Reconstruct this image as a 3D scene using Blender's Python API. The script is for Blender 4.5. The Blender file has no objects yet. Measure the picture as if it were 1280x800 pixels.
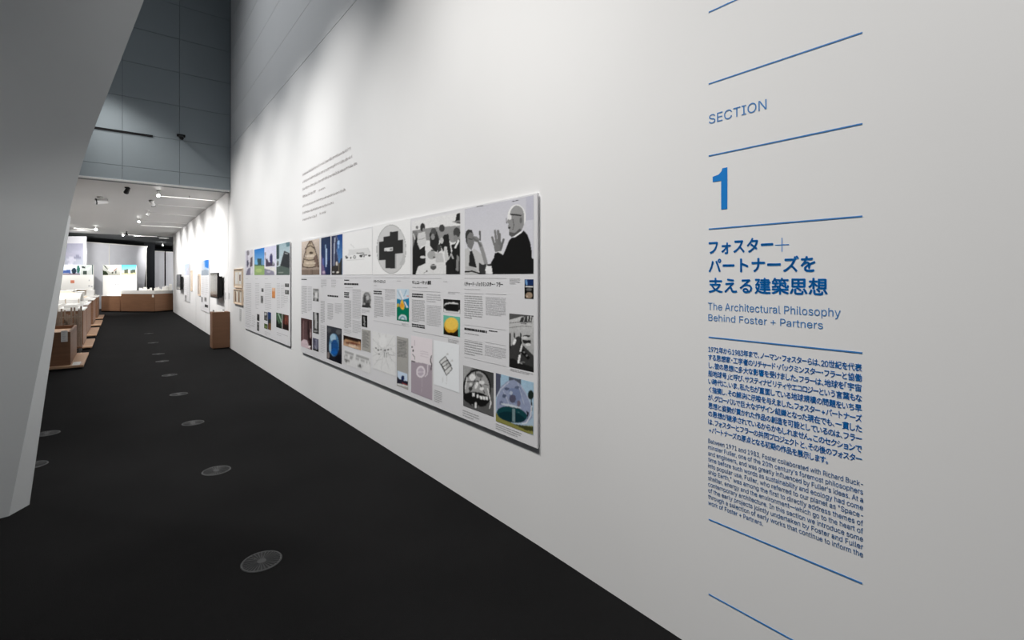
import bpy, bmesh, math, random
import numpy as np
from mathutils import Vector, Matrix

random.seed(7)
rng = np.random.default_rng(7)
S = bpy.context.scene
COL = S.collection

# ------------------------------------------------------------------ camera (17 mm shift lens, level)
F, CX, HY = 604.0, 640.0, 347.0
TH = math.atan(490.0 / F)
SN, CS = math.sin(TH), math.cos(TH)
EYE = 1.5
cam = bpy.data.cameras.new('camera')
cam.sensor_width = 36.0
cam.lens = F / 1280 * 36
cam.shift_y = -(400 - HY) / 1280
cam.clip_start = 0.05
camo = bpy.data.objects.new('camera', cam)
camo.location = (0, 0, EYE)
camo.rotation_euler = (math.pi / 2, 0, -TH)
COL.objects.link(camo)
S.camera = camo

# ------------------------------------------------------------------ exposure, world
S.view_settings.view_transform = 'Standard'
S.view_settings.look = 'None'
S.view_settings.exposure = 0.0
S.view_settings.gamma = 1.0
S.view_settings.use_curve_mapping = False
W = bpy.data.worlds.new('world')
S.world = W
W.use_nodes = True
W.node_tree.nodes['Background'].inputs[0].default_value = (0.75, 0.85, 1.0, 1)
W.node_tree.nodes['Background'].inputs[1].default_value = 0.05

WX = 1.82          # long wall plane
YE = 11.7          # where the low ceiling begins
ZC = 3.36          # low ceiling


def spot(name, loc, target, power, size, blend=0.8, radius=0.04, color=(1, 0.98, 0.95)):
    l = bpy.data.lights.new(name, 'SPOT')
    l.energy = power
    l.spot_size = math.radians(size)
    l.spot_blend = blend
    l.shadow_soft_size = radius
    l.color = color
    o = bpy.data.objects.new(name, l)
    o.location = loc
    o.rotation_euler = (Vector(target) - Vector(loc)).to_track_quat('-Z', 'Y').to_euler()
    COL.objects.link(o)
    return o


def area(name, loc, target, power, sx, sy, color=(1, 1, 1)):
    l = bpy.data.lights.new(name, 'AREA')
    l.shape = 'RECTANGLE'
    l.size, l.size_y = sx, sy
    l.energy = power
    l.color = color
    o = bpy.data.objects.new(name, l)
    o.location = loc
    o.rotation_euler = (Vector(target) - Vector(loc)).to_track_quat('-Z', 'Y').to_euler()
    COL.objects.link(o)
    return o


# wall-washing exhibition spots high in the hall
for x, y, z, p, ay in ((-1.1, -1.2, 6.0, 540, -1.2), (-1.1, 0.4, 6.0, 540, 0.3), (-1.0, 1.8, 6.0, 720, 1.7), (-.7, 2.9, 6.0, 860, 3.0),
                       (-.7, 5.6, 6.0, 880, 5.1), (-1.0, 6.9, 6.0, 860, 6.7), (-1.0, 8.4, 6.0, 860, 8.4), (-1.0, 9.9, 6.0, 800, 9.9), (-.9, 11.1, 5.6, 420, 11.3)):
    spot('wall_spot', (x, y, z), (WX, ay, .95), p * .74, 64, 1.0, 0.10)
area('hall_fill', (-2.2, 2.5, 7.6), (-2.2, 2.7, 0), 8, 2.5, 1.2, (0.92, 0.96, 1.0))
spot('canted_wall_fill_spot', (-1.5, .9, 5.8), (-1.7, 4.3, .3), 230, 50, 1.0, .15)  # added fill spot; narrow cone fades out up the canted wall
area('hall_side_fill', (-6.0, 7.2, 6.5), (WX, 7.0, 5.2), 25, 4, 4, (0.88, 0.94, 1.0))
spot('upper_wall_fill_spot', (-3.0, 7.6, 7.4), (WX, 7.4, 4.6), 420, 92, 1.0, .3, (0.92, 0.96, 1.0))  # added fill spot; lifts the upper right wall, spares the end wall
spot('facet_fill_spot', (1.5, 4.25, 4.3), (-.5, 4.4, .9), 330, 46, 1.0, .08)  # added unseen spot, grazing so mainly the canted wall's facet brightens
area('hall_front_fill', (-2.0, -3.8, 3.0), (-1.0, 4.0, 1.6), 16, 4, 3, (0.8, 0.88, 1.0))


# ------------------------------------------------------------------ pixel rays -> points in the room
def ray(px, py):
    t = (px - CX) / F
    v = (HY - py) / F
    return Vector((SN + t * CS, CS - t * SN, v))


EYEV = Vector((0, 0, EYE))


def on_x(px, py, X=WX):
    d = ray(px, py)
    return EYEV + d * (X / d.x)


def on_y(px, py, Y):
    d = ray(px, py)
    return EYEV + d * (Y / d.y)


def on_z(px, py, Z=0.0):
    d = ray(px, py)
    return EYEV + d * ((Z - EYE) / d.z)


def at_depth(px, py, D):
    return EYEV + ray(px, py) * D


# ------------------------------------------------------------------ materials
def lin(c):
    c = c / 255.0
    return c / 12.92 if c <= 0.04045 else ((c + 0.055) / 1.055) ** 2.4


def rgb(r, g=None, b=None):
    if g is None:
        g = b = r
    return (lin(r), lin(g), lin(b), 1)


def mat(name, color, rough=0.6, var=0.0, scale=8.0, bump=0.0, bscale=60.0, metallic=0.0, spec=0.4, stretch=None, emit=None, es=0.0, trans=0.0, alpha=None):
    m = bpy.data.materials.new(name)
    m.use_nodes = True
    nt = m.node_tree
    b = nt.nodes['Principled BSDF']
    b.inputs['Roughness'].default_value = rough
    b.inputs['Metallic'].default_value = metallic
    b.inputs['Specular IOR Level'].default_value = spec
    b.inputs['Base Color'].default_value = color
    tc = nt.nodes.new('ShaderNodeTexCoord')
    mp = nt.nodes.new('ShaderNodeMapping')
    if stretch:
        mp.inputs['Scale'].default_value = stretch
    nt.links.new(tc.outputs['Object'], mp.inputs[0])
    if var > 0:
        n = nt.nodes.new('ShaderNodeTexNoise')
        n.inputs['Scale'].default_value = scale
        n.inputs['Detail'].default_value = 6
        nt.links.new(mp.outputs[0], n.inputs['Vector'])
        r = nt.nodes.new('ShaderNodeMapRange')
        r.inputs[1].default_value = 0.25
        r.inputs[2].default_value = 0.75
        r.inputs[3].default_value = 1 - var
        r.inputs[4].default_value = 1 + var
        nt.links.new(n.outputs[0], r.inputs[0])
        mx = nt.nodes.new('ShaderNodeVectorMath')
        mx.operation = 'SCALE'
        mx.inputs[0].default_value = color[:3]
        nt.links.new(r.outputs[0], mx.inputs['Scale'])
        nt.links.new(mx.outputs[0], b.inputs['Base Color'])
    if bump > 0:
        n2 = nt.nodes.new('ShaderNodeTexNoise')
        n2.inputs['Scale'].default_value = bscale
        n2.inputs['Detail'].default_value = 4
        nt.links.new(mp.outputs[0], n2.inputs['Vector'])
        bp = nt.nodes.new('ShaderNodeBump')
        bp.inputs['Strength'].default_value = bump
        bp.inputs['Distance'].default_value = 0.01
        nt.links.new(n2.outputs[0], bp.inputs['Height'])
        nt.links.new(bp.outputs[0], b.inputs['Normal'])
    if emit:
        b.inputs['Emission Color'].default_value = emit
        b.inputs['Emission Strength'].default_value = es
    if trans:
        b.inputs['Transmission Weight'].default_value = trans
    if alpha is not None:
        b.inputs['Alpha'].default_value = alpha
    return m


M = dict(
    wall=mat('white_plaster', (0.80, 0.80, 0.80, 1), 0.75, 0.01, 1.5, 0.012, 60),
    wallpanel=mat('painted_wall_panel', (0.66, 0.69, 0.71, 1), 0.6, 0.02, 1.2),
    endpanel=mat('grey_metal_panel', (0.34, 0.39, 0.42, 1), 0.5, 0.03, 1.0),
    joint=mat('dark_joint', (0.16, 0.175, 0.185, 1), 0.8),
    ceiling=mat('ceiling_paint', (0.50, 0.495, 0.49, 1), 0.6, 0.015, 1.2),
    lip=mat('white_metal_lip', (0.75, 0.75, 0.74, 1), 0.4),
    dark=mat('dark_paint', (0.012, 0.013, 0.015, 1), 0.95, spec=0.05),
    black=mat('black_plastic', (0.012, 0.012, 0.013, 1), 0.5, spec=0.25),
    slab=mat('grey_canted_wall_paint', (0.58, 0.60, 0.61, 1), 0.55, 0.03, 1.2, 0.03, 30),
    wood=mat('brown_board', (0.20, 0.10, 0.054, 1), 0.6, 0.12, 3.0, 0, 60, stretch=(1, 1, 12)),
    plywood=mat('pale_plywood', (0.50, 0.31, 0.19, 1), 0.55, 0.08, 4.0, stretch=(1, 10, 1)),
    white=mat('white_card', (0.82, 0.81, 0.78, 1), 0.6),
    cream=mat('cream_card', (0.72, 0.62, 0.50, 1), 0.6, 0.05, 9),
    fabric=mat('grey_white_screen_fabric', (0.66, 0.67, 0.72, 1), 0.8, 0.04, 3, 0.05, 200),
    screenboard=mat('pale_grey_board', (0.42, 0.42, 0.45, 1), 0.7),
    board=mat('satin_panel_board', (0.77, 0.77, 0.79, 1), 0.45),
    boardedge=mat('panel_edge_grey', (0.30, 0.30, 0.30, 1), 0.5),
    ink=mat('grey_print_ink', (0.46, 0.46, 0.47, 1), 0.7),
    inkpale=mat('pale_print_ink', (0.60, 0.60, 0.615, 1), 0.7),
    inkdark=mat('black_print_ink', (0.035, 0.035, 0.037, 1), 0.7),
    rule=mat('faint_rule_ink', (0.63, 0.63, 0.64, 1), 0.7),
    quote=mat('quotation_ink', (0.30, 0.26, 0.26, 1), 0.7),
    blue=mat('blue_vinyl', (0.005, 0.205, 0.62, 1), 0.5),
    bluedark=mat('dusty_blue_vinyl', (0.055, 0.215, 0.52, 1), 0.5),
    metal=mat('brushed_metal', (0.45, 0.45, 0.46, 1), 0.35, metallic=0.8),
    grille=mat('grey_cast_grille', (0.034, 0.035, 0.036, 1), 0.5),
    glass=mat('clear_acrylic', (1, 1, 1, 1), 0.03, trans=1.0),
    lamp=mat('lamp_lens', (1, 1, 1, 1), 0.5, emit=(1, 0.98, 0.94, 1), es=45),
    strip=mat('painted_slot_streak', (1, 1, 1, 1), 0.5, emit=(1, 0.98, 0.95, 1), es=9.0),  # raking spotlight streak in the slots, painted as glow
    stripdim=mat('painted_slot_highlight', (1, 1, 1, 1), 0.5, emit=(1, 0.98, 0.95, 1), es=0.35),  # fainter slot highlights, painted as weak glow
    screen=mat('dark_screen_glass', (0.05, 0.05, 0.055, 1), 0.12, spec=0.7),
)


def carpet():
    m = bpy.data.materials.new('black_carpet')
    m.use_nodes = True
    nt = m.node_tree
    b = nt.nodes['Principled BSDF']
    b.inputs['Roughness'].default_value = 0.95
    b.inputs['Specular IOR Level'].default_value = 0.12
    tc = nt.nodes.new('ShaderNodeTexCoord')
    a = nt.nodes.new('ShaderNodeTexNoise')
    a.inputs['Scale'].default_value = 1.3
    a.inputs['Detail'].default_value = 8
    c = nt.nodes.new('ShaderNodeTexNoise')
    c.inputs['Scale'].default_value = 260
    c.inputs['Detail'].default_value = 3
    nt.links.new(tc.outputs['Object'], a.inputs['Vector'])
    nt.links.new(tc.outputs['Object'], c.inputs['Vector'])
    mul = nt.nodes.new('ShaderNodeMath')
    mul.operation = 'MULTIPLY'
    nt.links.new(a.outputs[0], mul.inputs[0])
    nt.links.new(c.outputs[0], mul.inputs[1])
    cr = nt.nodes.new('ShaderNodeValToRGB')
    cr.color_ramp.elements[0].position = 0.12
    cr.color_ramp.elements[0].color = (0.0034, 0.0034, 0.0037, 1)
    cr.color_ramp.elements[1].position = 0.42
    cr.color_ramp.elements[1].color = (0.0080, 0.0079, 0.0082, 1)
    nt.links.new(mul.outputs[0], cr.inputs[0])
    nt.links.new(cr.outputs[0], b.inputs['Base Color'])
    bp = nt.nodes.new('ShaderNodeBump')
    bp.inputs['Strength'].default_value = 0.5
    bp.inputs['Distance'].default_value = 0.004
    nt.links.new(c.outputs[0], bp.inputs['Height'])
    nt.links.new(bp.outputs[0], b.inputs['Normal'])
    return m


M['carpet'] = carpet()


def printmat():
    m = bpy.data.materials.new('photo_print')
    m.use_nodes = True
    nt = m.node_tree
    b = nt.nodes['Principled BSDF']
    b.inputs['Roughness'].default_value = 0.6
    b.inputs['Specular IOR Level'].default_value = 0.08
    a = nt.nodes.new('ShaderNodeAttribute')
    a.attribute_name = 'Print'
    nt.links.new(a.outputs['Color'], b.inputs['Base Color'])
    return m


M['print'] = printmat()


# ------------------------------------------------------------------ mesh helpers
class MB:
    def __init__(self):
        self.v, self.f, self.m = [], [], []

    def add(self, verts, faces, mi=0):
        o = len(self.v)
        self.v += [tuple(p) for p in verts]
        self.f += [tuple(i + o for i in f) for f in faces]
        self.m += [mi] * len(faces)
        return self

    def box(self, x0, x1, y0, y1, z0, z1, mi=0):
        return self.hexa([(x0, y0), (x1, y0), (x1, y1), (x0, y1)], z0, z1, mi)

    def hexa(self, plan, z0, z1, mi=0):
        n = len(plan)
        vs = [(p[0], p[1], z0) for p in plan] + [(p[0], p[1], z1) for p in plan]
        fs = [tuple(range(n - 1, -1, -1)), tuple(range(n, 2 * n))]
        fs += [(i, (i + 1) % n, n + (i + 1) % n, n + i) for i in range(n)]
        return self.add(vs, fs, mi)

    def quad(self, a, b, c, d, mi=0):
        return self.add([a, b, c, d], [(0, 1, 2, 3)], mi)

    def slabq(self, a, b, c, d, nrm, t, mi=0):
        """a plate: quad a,b,c,d thickened by t along nrm"""
        n = Vector(nrm) * t
        vs = [Vector(p) for p in (a, b, c, d)]
        vs = vs + [p + n for p in vs]
        return self.add(vs, [(3, 2, 1, 0), (4, 5, 6, 7), (0, 1, 5, 4), (1, 2, 6, 5), (2, 3, 7, 6), (3, 0, 4, 7)], mi)

    def tube(self, a, b, r0, r1=None, n=12, mi=0):
        r1 = r0 if r1 is None else r1
        a, b = Vector(a), Vector(b)
        d = (b - a).normalized()
        u = d.orthogonal().normalized()
        w = d.cross(u)
        vs = []
        for c, r in ((a, r0), (b, r1)):
            for i in range(n):
                an = 2 * math.pi * i / n
                vs.append(c + u * (r * math.cos(an)) + w * (r * math.sin(an)))
        fs = [tuple(range(n - 1, -1, -1)), tuple(range(n, 2 * n))]
        fs += [(i, (i + 1) % n, n + (i + 1) % n, n + i) for i in range(n)]
        return self.add(vs, fs, mi)

    def build(self, name, mats, parent=None, bevel=0.0, smooth=False):
        off = Vector((0, 0, 0))
        p = parent
        while p is not None:
            off += p.location
            p = p.parent
        me = bpy.data.meshes.new(name)
        me.from_pydata([tuple(Vector(v) - off) for v in self.v], [], self.f)
        if not isinstance(mats, (list, tuple)):
            mats = [mats]
        for mm in mats:
            me.materials.append(mm)
        me.polygons.foreach_set('material_index', self.m)
        bm = bmesh.new()
        bm.from_mesh(me)
        bmesh.ops.recalc_face_normals(bm, faces=bm.faces)
        if bevel > 0:
            bmesh.ops.bevel(bm, geom=[e for e in bm.edges if len(e.link_faces) == 2 and e.calc_face_angle(0) > 0.5], offset=bevel, segments=2, profile=0.5, affect='EDGES')
        bm.to_mesh(me)
        bm.free()
        if smooth:
            me.polygons.foreach_set('use_smooth', [True] * len(me.polygons))
        me.update()
        o = bpy.data.objects.new(name, me)
        COL.objects.link(o)
        if parent is not None:
            o.parent = parent
        return o


def thing(name, label, cat, loc, group=None):
    o = bpy.data.objects.new(name, None)
    o.empty_display_size = 0.1
    o.location = loc
    COL.objects.link(o)
    o['label'] = label
    o['category'] = cat
    if group:
        o['group'] = group
    return o


def tag(o, label, cat, group=None):
    o['label'] = label
    o['category'] = cat
    if group:
        o['group'] = group
    return o


def struct(o):
    o['kind'] = 'structure'
    return o


# ================================================================== THE SETTING
struct(MB().box(-9, 6, -4.5, 40, -0.12, 0).build('floor', M['carpet']))

# long white wall, with a bend of under one degree beside the big panel
YB = 2.0
dl = math.radians(0.78)
ND = Vector((math.sin(dl), math.cos(dl), 0))      # runs away from the camera
NN = Vector((-math.cos(dl), math.sin(dl), 0))     # out of the wall, into the hall
NB = Vector((WX, YB, 0))


def on_near(px, py):
    d = ray(px, py)
    k = (NB - EYEV).dot(NN) / d.dot(NN)
    return EYEV + d * k


def near_sz(px, py):
    p = on_near(px, py)
    return (NB - Vector((p.x, p.y, 0))).dot(ND), p.z


ZJ = 4.25
e = NB - ND * 6.4
wr = struct(MB().hexa([(WX + .06, YE), (WX + .3, YE), (WX + .3, -4.4), (e.x + .06, e.y), (NB.x + .06, NB.y)], 0, 9).build('wall_right', M['joint']))
wl = [(WX, YE + 14.6), (WX + .058, YE + 14.6), (NB.x + .058, NB.y), (e.x + .058, e.y), (e.x, e.y), (NB.x, NB.y)]
lowp = MB().hexa([(WX, 27.3), (WX + .058, 27.3), (NB.x + .058, NB.y), (e.x + .058, e.y), (e.x, e.y), (NB.x, NB.y)], 0, ZC)
MB().hexa([(WX, YE + .02), (WX + .058, YE + .02), (NB.x + .058, NB.y), (e.x + .058, e.y), (e.x, e.y), (NB.x, NB.y)], 0, ZJ - .004).build('lower_wall_panel', M['wall'], wr)
zrows = [ZJ, 4.90, 5.57, 6.24, 6.91, 7.58, 8.25, 9.0]
for a, b in zip(zrows[:-1], zrows[1:]):
    MB().hexa([(WX, YE - .003), (WX + .058, YE - .003), (NB.x + .058, NB.y), (e.x + .058, e.y), (e.x, e.y), (NB.x, NB.y)], a + .004, b - (.001 if b < 5 else .002)).build('wall_panel', M['wall'], wr)

YW = on_x(216.5, 389.5).y      # far end of the wall in the low gallery
wr2 = struct(MB().box(WX, WX + .3, YE + .02, YW, 0, ZC).build('wall_gallery', M['wall']))
for i, px in enumerate((285.3, 257.0, 245.0)):
    y = on_x(px, 347).y
    struct(MB().box(WX - .002, WX, y - .006, y + .006, 0, ZC).build('trim_%d' % (i + 1), mat('seam_shade', (0.55, .55, .55, 1), 0.8)))

# tall end wall above the gallery: metal panels with recessed joints
eb = struct(MB().box(-9, WX + .3, YE + .07, YE + .3, ZC - .03, 9).build('wall_end', M['joint']))
xs = [WX - .005 - .89 * i for i in range(0, 12)]
zs = [ZC - .03, 3.61, 4.25, 4.93, 5.60, 6.27, 6.94, 7.61, 8.28, 9.0]
for i in range(len(xs) - 1):
    for j in range(len(zs) - 1):
        MB().box(xs[i + 1] + .0025, xs[i] - .0025, YE, YE + .06, zs[j] + .003, zs[j + 1] - .003).build('wall_panel', M['endpanel'], eb)
MB().box(-9, WX - .02, YE - .012, YE + .02, ZC - .05, ZC - .015).build('edge_lip', M['lip'], eb, bevel=.004)
# linear slot in the end wall, and the small camera dome
a = on_y(116, 159.0, YE)
b = on_y(191, 170.8, YE)
sl = thing('slot_diffuser', 'long thin black air slot let into grey end wall high above gallery', 'vent', (a.x, YE, a.z))
MB().box(a.x - .8, b.x, YE - .006, YE + .01, (a.z + b.z) / 2 - .022, (a.z + b.z) / 2 + .022).build('slot', M['black'], sl)
MB().box(a.x - .82, b.x + .02, YE - .004, YE + .01, (a.z + b.z) / 2 - .032, (a.z + b.z) / 2 - .024).build('frame', M['endpanel'], sl)
MB().box(a.x - .82, b.x + .02, YE - .004, YE + .01, (a.z + b.z) / 2 + .024, (a.z + b.z) / 2 + .032).build('frame', M['endpanel'], sl)
c = on_y(226.2, 171.5, YE)
cm = thing('wall_camera', 'small black security camera on the grey end wall, right of the slot', 'camera', (c.x, YE, c.z))
MB().box(c.x - .07, c.x + .07, YE - .05, YE, c.z, c.z + .05).build('mount', M['black'], cm, bevel=.008)
MB().tube((c.x, YE - .02, c.z + .01), (c.x, YE - .17, c.z - .06), .042, .034, 14).build('body', M['black'], cm)

# low gallery ceiling, dark back zone, hall ceiling and the sides that close the hall
struct(MB().box(-9, 6, YE + .065, 27.0, ZC, ZC + .2).build('ceiling', M['ceiling']))
struct(MB().box(-9, 6, 27.0, 40, ZC + .02, ZC + .2).build('ceiling_back', mat('dark_ceiling', (0.10, 0.11, 0.115, 1), 0.7)))
struct(MB().box(-9, 6, 39.8, 40, 0, ZC).build('wall_back', M['dark']))
struct(MB().box(-9.2, -9, -4.5, 40, 0, 9).build('wall_left', mat('hall_grey', (0.25, 0.27, 0.29, 1), 0.7)))
struct(MB().box(-9, 2, -4.7, -4.5, 0, 9).build('wall_front', mat('hall_grey_front', (0.22, 0.24, 0.26, 1), 0.7)))
struct(MB().box(-9.2, 2.2, -4.7, YE + .3, 9, 9.2).build('ceiling_hall', mat('hall_ceiling', (0.10, 0.11, 0.12, 1), 0.8)))
struct(MB().box(6, 6.2, YW, 40, 0, ZC).build('wall_side', M['dark']))

# canted faceted wall on the left
P1 = on_z(38.7, 636.0)
P2 = on_z(-300, 724.0)
P2 = P1 + (on_z(0, 646.0) - P1).normalized() * 7.5
fn = (P2 - P1).normalized()
nrm = Vector((-fn.y, fn.x, 0))
if nrm.y > 0:
    nrm = -nrm                      # toward the camera


def on_face(px, py, lean=0.0, z0=0.0):
    # point on the wall face; above z0 the face leans toward the hall
    d = ray(px, py)
    n = nrm - Vector((0, 0, 1)) * (-lean) * 1.0 if lean else nrm
    base = P1 + Vector((0, 0, z0))
    return EYEV + d * ((base - EYEV).dot(n) / d.dot(n))


# lower face, with a narrow facet turned to the bright wall
K = on_face(97.0, 214.0)                       # knee of the leaning edge
zk = K.z
I0 = on_face(10.5, 643.5)
I0.z = 0
I0 = I0 + nrm * .03
LEAN = 0.30
nl = (nrm + Vector((0, 0, LEAN))).normalized() * 1.0


def on_lean(px, py):
    d = ray(px, py)
    n = nrm + Vector((0, 0, -LEAN))
    return EYEV + d * ((K - EYEV).dot(n) / d.dot(n))


T = on_lean(180.0, 0.0)
tdir = (T - K)
T2 = K + tdir * ((8.9 - zk) / tdir.z)
L0 = P2 + nrm * .03
LK = P2.copy(); LK.z = zk
LT = LK + (T2 - K) - fn * (T2 - K).dot(fn)
back = -nrm * 0.55
cant = MB()
E1 = P1 - nrm * 0.09
b1 = P1 + back + fn * .25
bk = K + back + fn * .25
bt = T2 + back + fn * .25
vs = [L0, I0, E1, K, LK, T2, LT, b1, bk, bt, L0 + back, LK + back, LT + back]
fs = [(0, 1, 3, 4), (1, 2, 3), (4, 3, 5, 6), (2, 7, 8, 3), (3, 8, 9, 5), (7, 10, 11, 8), (8, 11, 12, 9), (5, 9, 12, 6), (0, 10, 7, 2, 1), (0, 4, 11, 10), (4, 6, 12, 11)]
cant.add(vs, fs)
cw = struct(cant.build('wall_canted', M['slab']))
bm = bmesh.new()
bm.from_mesh(cw.data)
bm.edges.ensure_lookup_table()
ed = [e_ for e_ in bm.edges if (e_.verts[0].co - K).length + (e_.verts[1].co - LK).length < .01 or (e_.verts[1].co - K).length + (e_.verts[0].co - LK).length < .01]
bmesh.ops.bevel(bm, geom=ed, offset=.32, segments=10, profile=.5, affect='EDGES')
bm.to_mesh(cw.data)
bm.free()
cw.data.polygons.foreach_set('use_smooth', [True] * len(cw.data.polygons))
cw.data.set_sharp_from_angle(angle=math.radians(9))

# ================================================================== WALL LETTERING
try:
    # Blender's own bundled interface typeface (with its built-in CJK fallback)
    import os
    FONT = bpy.data.fonts.load(os.path.join(bpy.utils.system_resource('DATAFILES'), 'fonts', 'Inter.woff2'))
except Exception:
    FONT = None


def wind_fill(v, edges):
    """fill overlapping letter contours by non-zero winding"""
    from mathutils.geometry import delaunay_2d_cdt
    pts = [Vector((p[0], p[1])) for p in v]
    ov, oe, of, *_ = delaunay_2d_cdt(pts, edges, [], 0, 1e-7)
    P = np.array([(p.x, p.y) for p in ov])
    T = np.array([tuple(t) for t in of if len(t) == 3])
    C = P[T].mean(1)
    E = np.array(edges)
    A, B = v[E[:, 0], :2], v[E[:, 1], :2]
    keep = np.zeros(len(C), bool)
    for i, (cx, cy) in enumerate(C):
        up = (A[:, 1] <= cy) & (B[:, 1] > cy)
        dn = (A[:, 1] > cy) & (B[:, 1] <= cy)
        m = up | dn
        a, b = A[m], B[m]
        x = a[:, 0] + (cy - a[:, 1]) * (b[:, 0] - a[:, 0]) / (b[:, 1] - a[:, 1])
        w = np.where(up[m], 1, -1)[x > cx].sum()
        keep[i] = w != 0
    return np.column_stack([P, np.zeros(len(P))]), [tuple(int(k) for k in t) for t in T[keep]]


def text_pts(body, size=1.0, offset=0.0, res=3, spacing=1.0):
    cu = bpy.data.curves.new('t', 'FONT')
    cu.body = body
    cu.size = size
    cu.offset = offset
    cu.resolution_u = res
    cu.space_character = spacing
    if FONT and all(ord(ch) < 0x2500 for ch in body):
        cu.font = FONT
        cu.fill_mode = 'NONE'
    o = bpy.data.objects.new('t', cu)
    COL.objects.link(o)
    bpy.context.view_layer.update()
    dg = bpy.context.evaluated_depsgraph_get()
    me = bpy.data.meshes.new_from_object(o.evaluated_get(dg))
    v = np.array([tuple(p.co) for p in me.vertices]).reshape(-1, 3)
    f = [tuple(p.vertices) for p in me.polygons]
    if not f and len(me.edges):
        v, f = wind_fill(v, [tuple(e.vertices) for e in me.edges])
    bpy.data.objects.remove(o)
    bpy.data.curves.remove(cu)
    bpy.data.meshes.remove(me)
    return v, f


def glyph_h(ch):
    v, _ = text_pts(ch)
    return float(v[:, 1].max() - v[:, 1].min())


CAPH, KANJIH = glyph_h('H'), glyph_h('国')


def lay_text(mb, body, frame, u0, u1, zbase, height=None, em=None, offset=0.0, res=3, mi=0):
    """frame(u, z) -> point; text bbox fitted between u0 and u1; height = bbox height, or em = font size"""
    v, f = text_pts(body, 1.0, 0.0, res)
    if len(v) == 0:
        return
    if offset:      # heavier weight: the letter drawn again with tiny shifts
        n0 = len(v)
        base, bf = v, f
        sh = [(0, 0), (offset, 0), (-offset, 0), (0, offset), (0, -offset)]
        v = np.concatenate([base + np.array([dx, dy, 0]) for dx, dy in sh])
        f = [tuple(i + n0 * k for i in q) for k in range(len(sh)) for q in bf]
    x0, x1 = v[:, 0].min(), v[:, 0].max()
    y0, y1 = v[:, 1].min(), v[:, 1].max()
    sx = (u1 - u0) / (x1 - x0)
    if height is not None:
        sy, yb = height / (y1 - y0), y0
    else:
        sy, yb = em, 0.0
    mb.add([frame(u0 + (p[0] - x0) * sx, zbase + (p[1] - yb) * sy) for p in v], f, mi)


_GC = {}
SMALLK = 'ァィゥェォッャュョぁぃぅぇぉっゃゅょ'


def glyph(ch, offset):
    key = (ch, offset)
    if key not in _GC:
        latin = ord(ch) < 0x2500
        v, f = text_pts(ch, 1.0, 0.0, 2)
        if latin:
            v = v * (DIGH / CAPH)
        n0 = len(v)
        sh = [(0, 0), (offset, 0), (-offset, 0), (0, offset), (0, -offset)] if offset else [(0, 0)]
        vv = np.concatenate([v + np.array([a, b, 0]) for a, b in sh])
        ff = [tuple(i + n0 * k for i in q) for k in range(len(sh)) for q in f]
        _GC[key] = (vv, ff, v[:, 0].min(), v[:, 0].max())
    return _GC[key]


DIGH = KANJIH * .84


def advance(ch):
    if ord(ch) < 0x2500:
        return KANJIH * (.98 if ch == '+' else .64)
    if ch in '、。・「」':
        return KANJIH * .50
    if ch in SMALLK:
        return KANJIH * .86
    if 0x3040 <= ord(ch) <= 0x30ff:
        return KANJIH * .98
    return KANJIH * 1.12


def jp_line(mb, body, xl, xr, ytop, ybot, offset):
    s0, zt = near_sz(xl, ytop)
    _, zb = near_sz(xl, ybot)
    s1 = near_sz(xr, 347)[0]
    total = sum(advance(c) for c in body)
    sx = (s1 - s0) / total
    sy = (zt - zb) / KANJIH
    yref = KY0
    u = 0.0
    for ch in body:
        adv = advance(ch)
        vv, ff, a, b = glyph(ch, offset)
        x0 = u + (adv - (b - a)) / 2 - a
        if ch in '、。':
            x0 = u + .04 - a
        base = yref if ord(ch) >= 0x2500 else -KANJIH * .0
        mb.add([nframe(s0 + (p[0] + x0) * sx, zb + (p[1] - base + (KANJIH * .06 if ord(ch) < 0x2500 else 0)) * sy) for p in vv], ff)
        u += adv


KY0 = float(text_pts('国')[0][:, 1].min())


def nframe(u, z, d=0.0012):
    p = NB - ND * u + NN * d
    return (p.x, p.y, z)


org = NB - ND * near_sz(885, 347)[0]
wt = thing('wall_lettering', 'tall column of blue vinyl lettering and ruled lines headed SECTION 1 on white wall', 'wall text', (org.x, org.y, 0.0))


def rule(x0, y0, x1, y1):
    s0, z0 = near_sz(x0, y0)
    s1, z1 = near_sz(x1, y1)
    z = (z0 + z1) / 2
    h = 0.0024
    mb = MB()
    a, b_, c_, d_ = nframe(s0, z - h, 0), nframe(s1, z - h, 0), nframe(s1, z + h, 0), nframe(s0, z + h, 0)
    mb.slabq(a, b_, c_, d_, NN, .0014)
    mb.build('ruled_line', M['bluedark'], wt)


SL, SR = near_sz(886, 300)[0], near_sz(1078, 300)[0]
for (ya, yb) in ((104.9, 41.0), (195.0, 154.7), (286.5, 270.2), (421.7, 440.8), (649.0, 729.4), (741.5, 849.0)):
    rule(886, ya, 1078, yb)
rule(886, 15.0, 1078, -72.0)


def nline(mb, body, xl, xr, ytop, ybot, **k):
    """text between pixel columns, cap top and baseline taken at the left end"""
    s0, zt = near_sz(xl, ytop)
    _, zb = near_sz(xl, ybot)
    s1 = near_sz(xr, 347)[0]
    if k.pop('bbox', False):
        lay_text(mb, body, nframe, s0, s1, zb, height=zt - zb, **k)
    else:
        cap = k.pop('cap', CAPH)
        lay_text(mb, body, nframe, s0, s1, zb, em=(zt - zb) / cap, **k)


mb = MB(); nline(mb, 'SECTION', 886.3, 958.4, 143.8, 155.4, bbox=True, offset=0.0); mb.build('section_word', M['bluedark'], wt)
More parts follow.
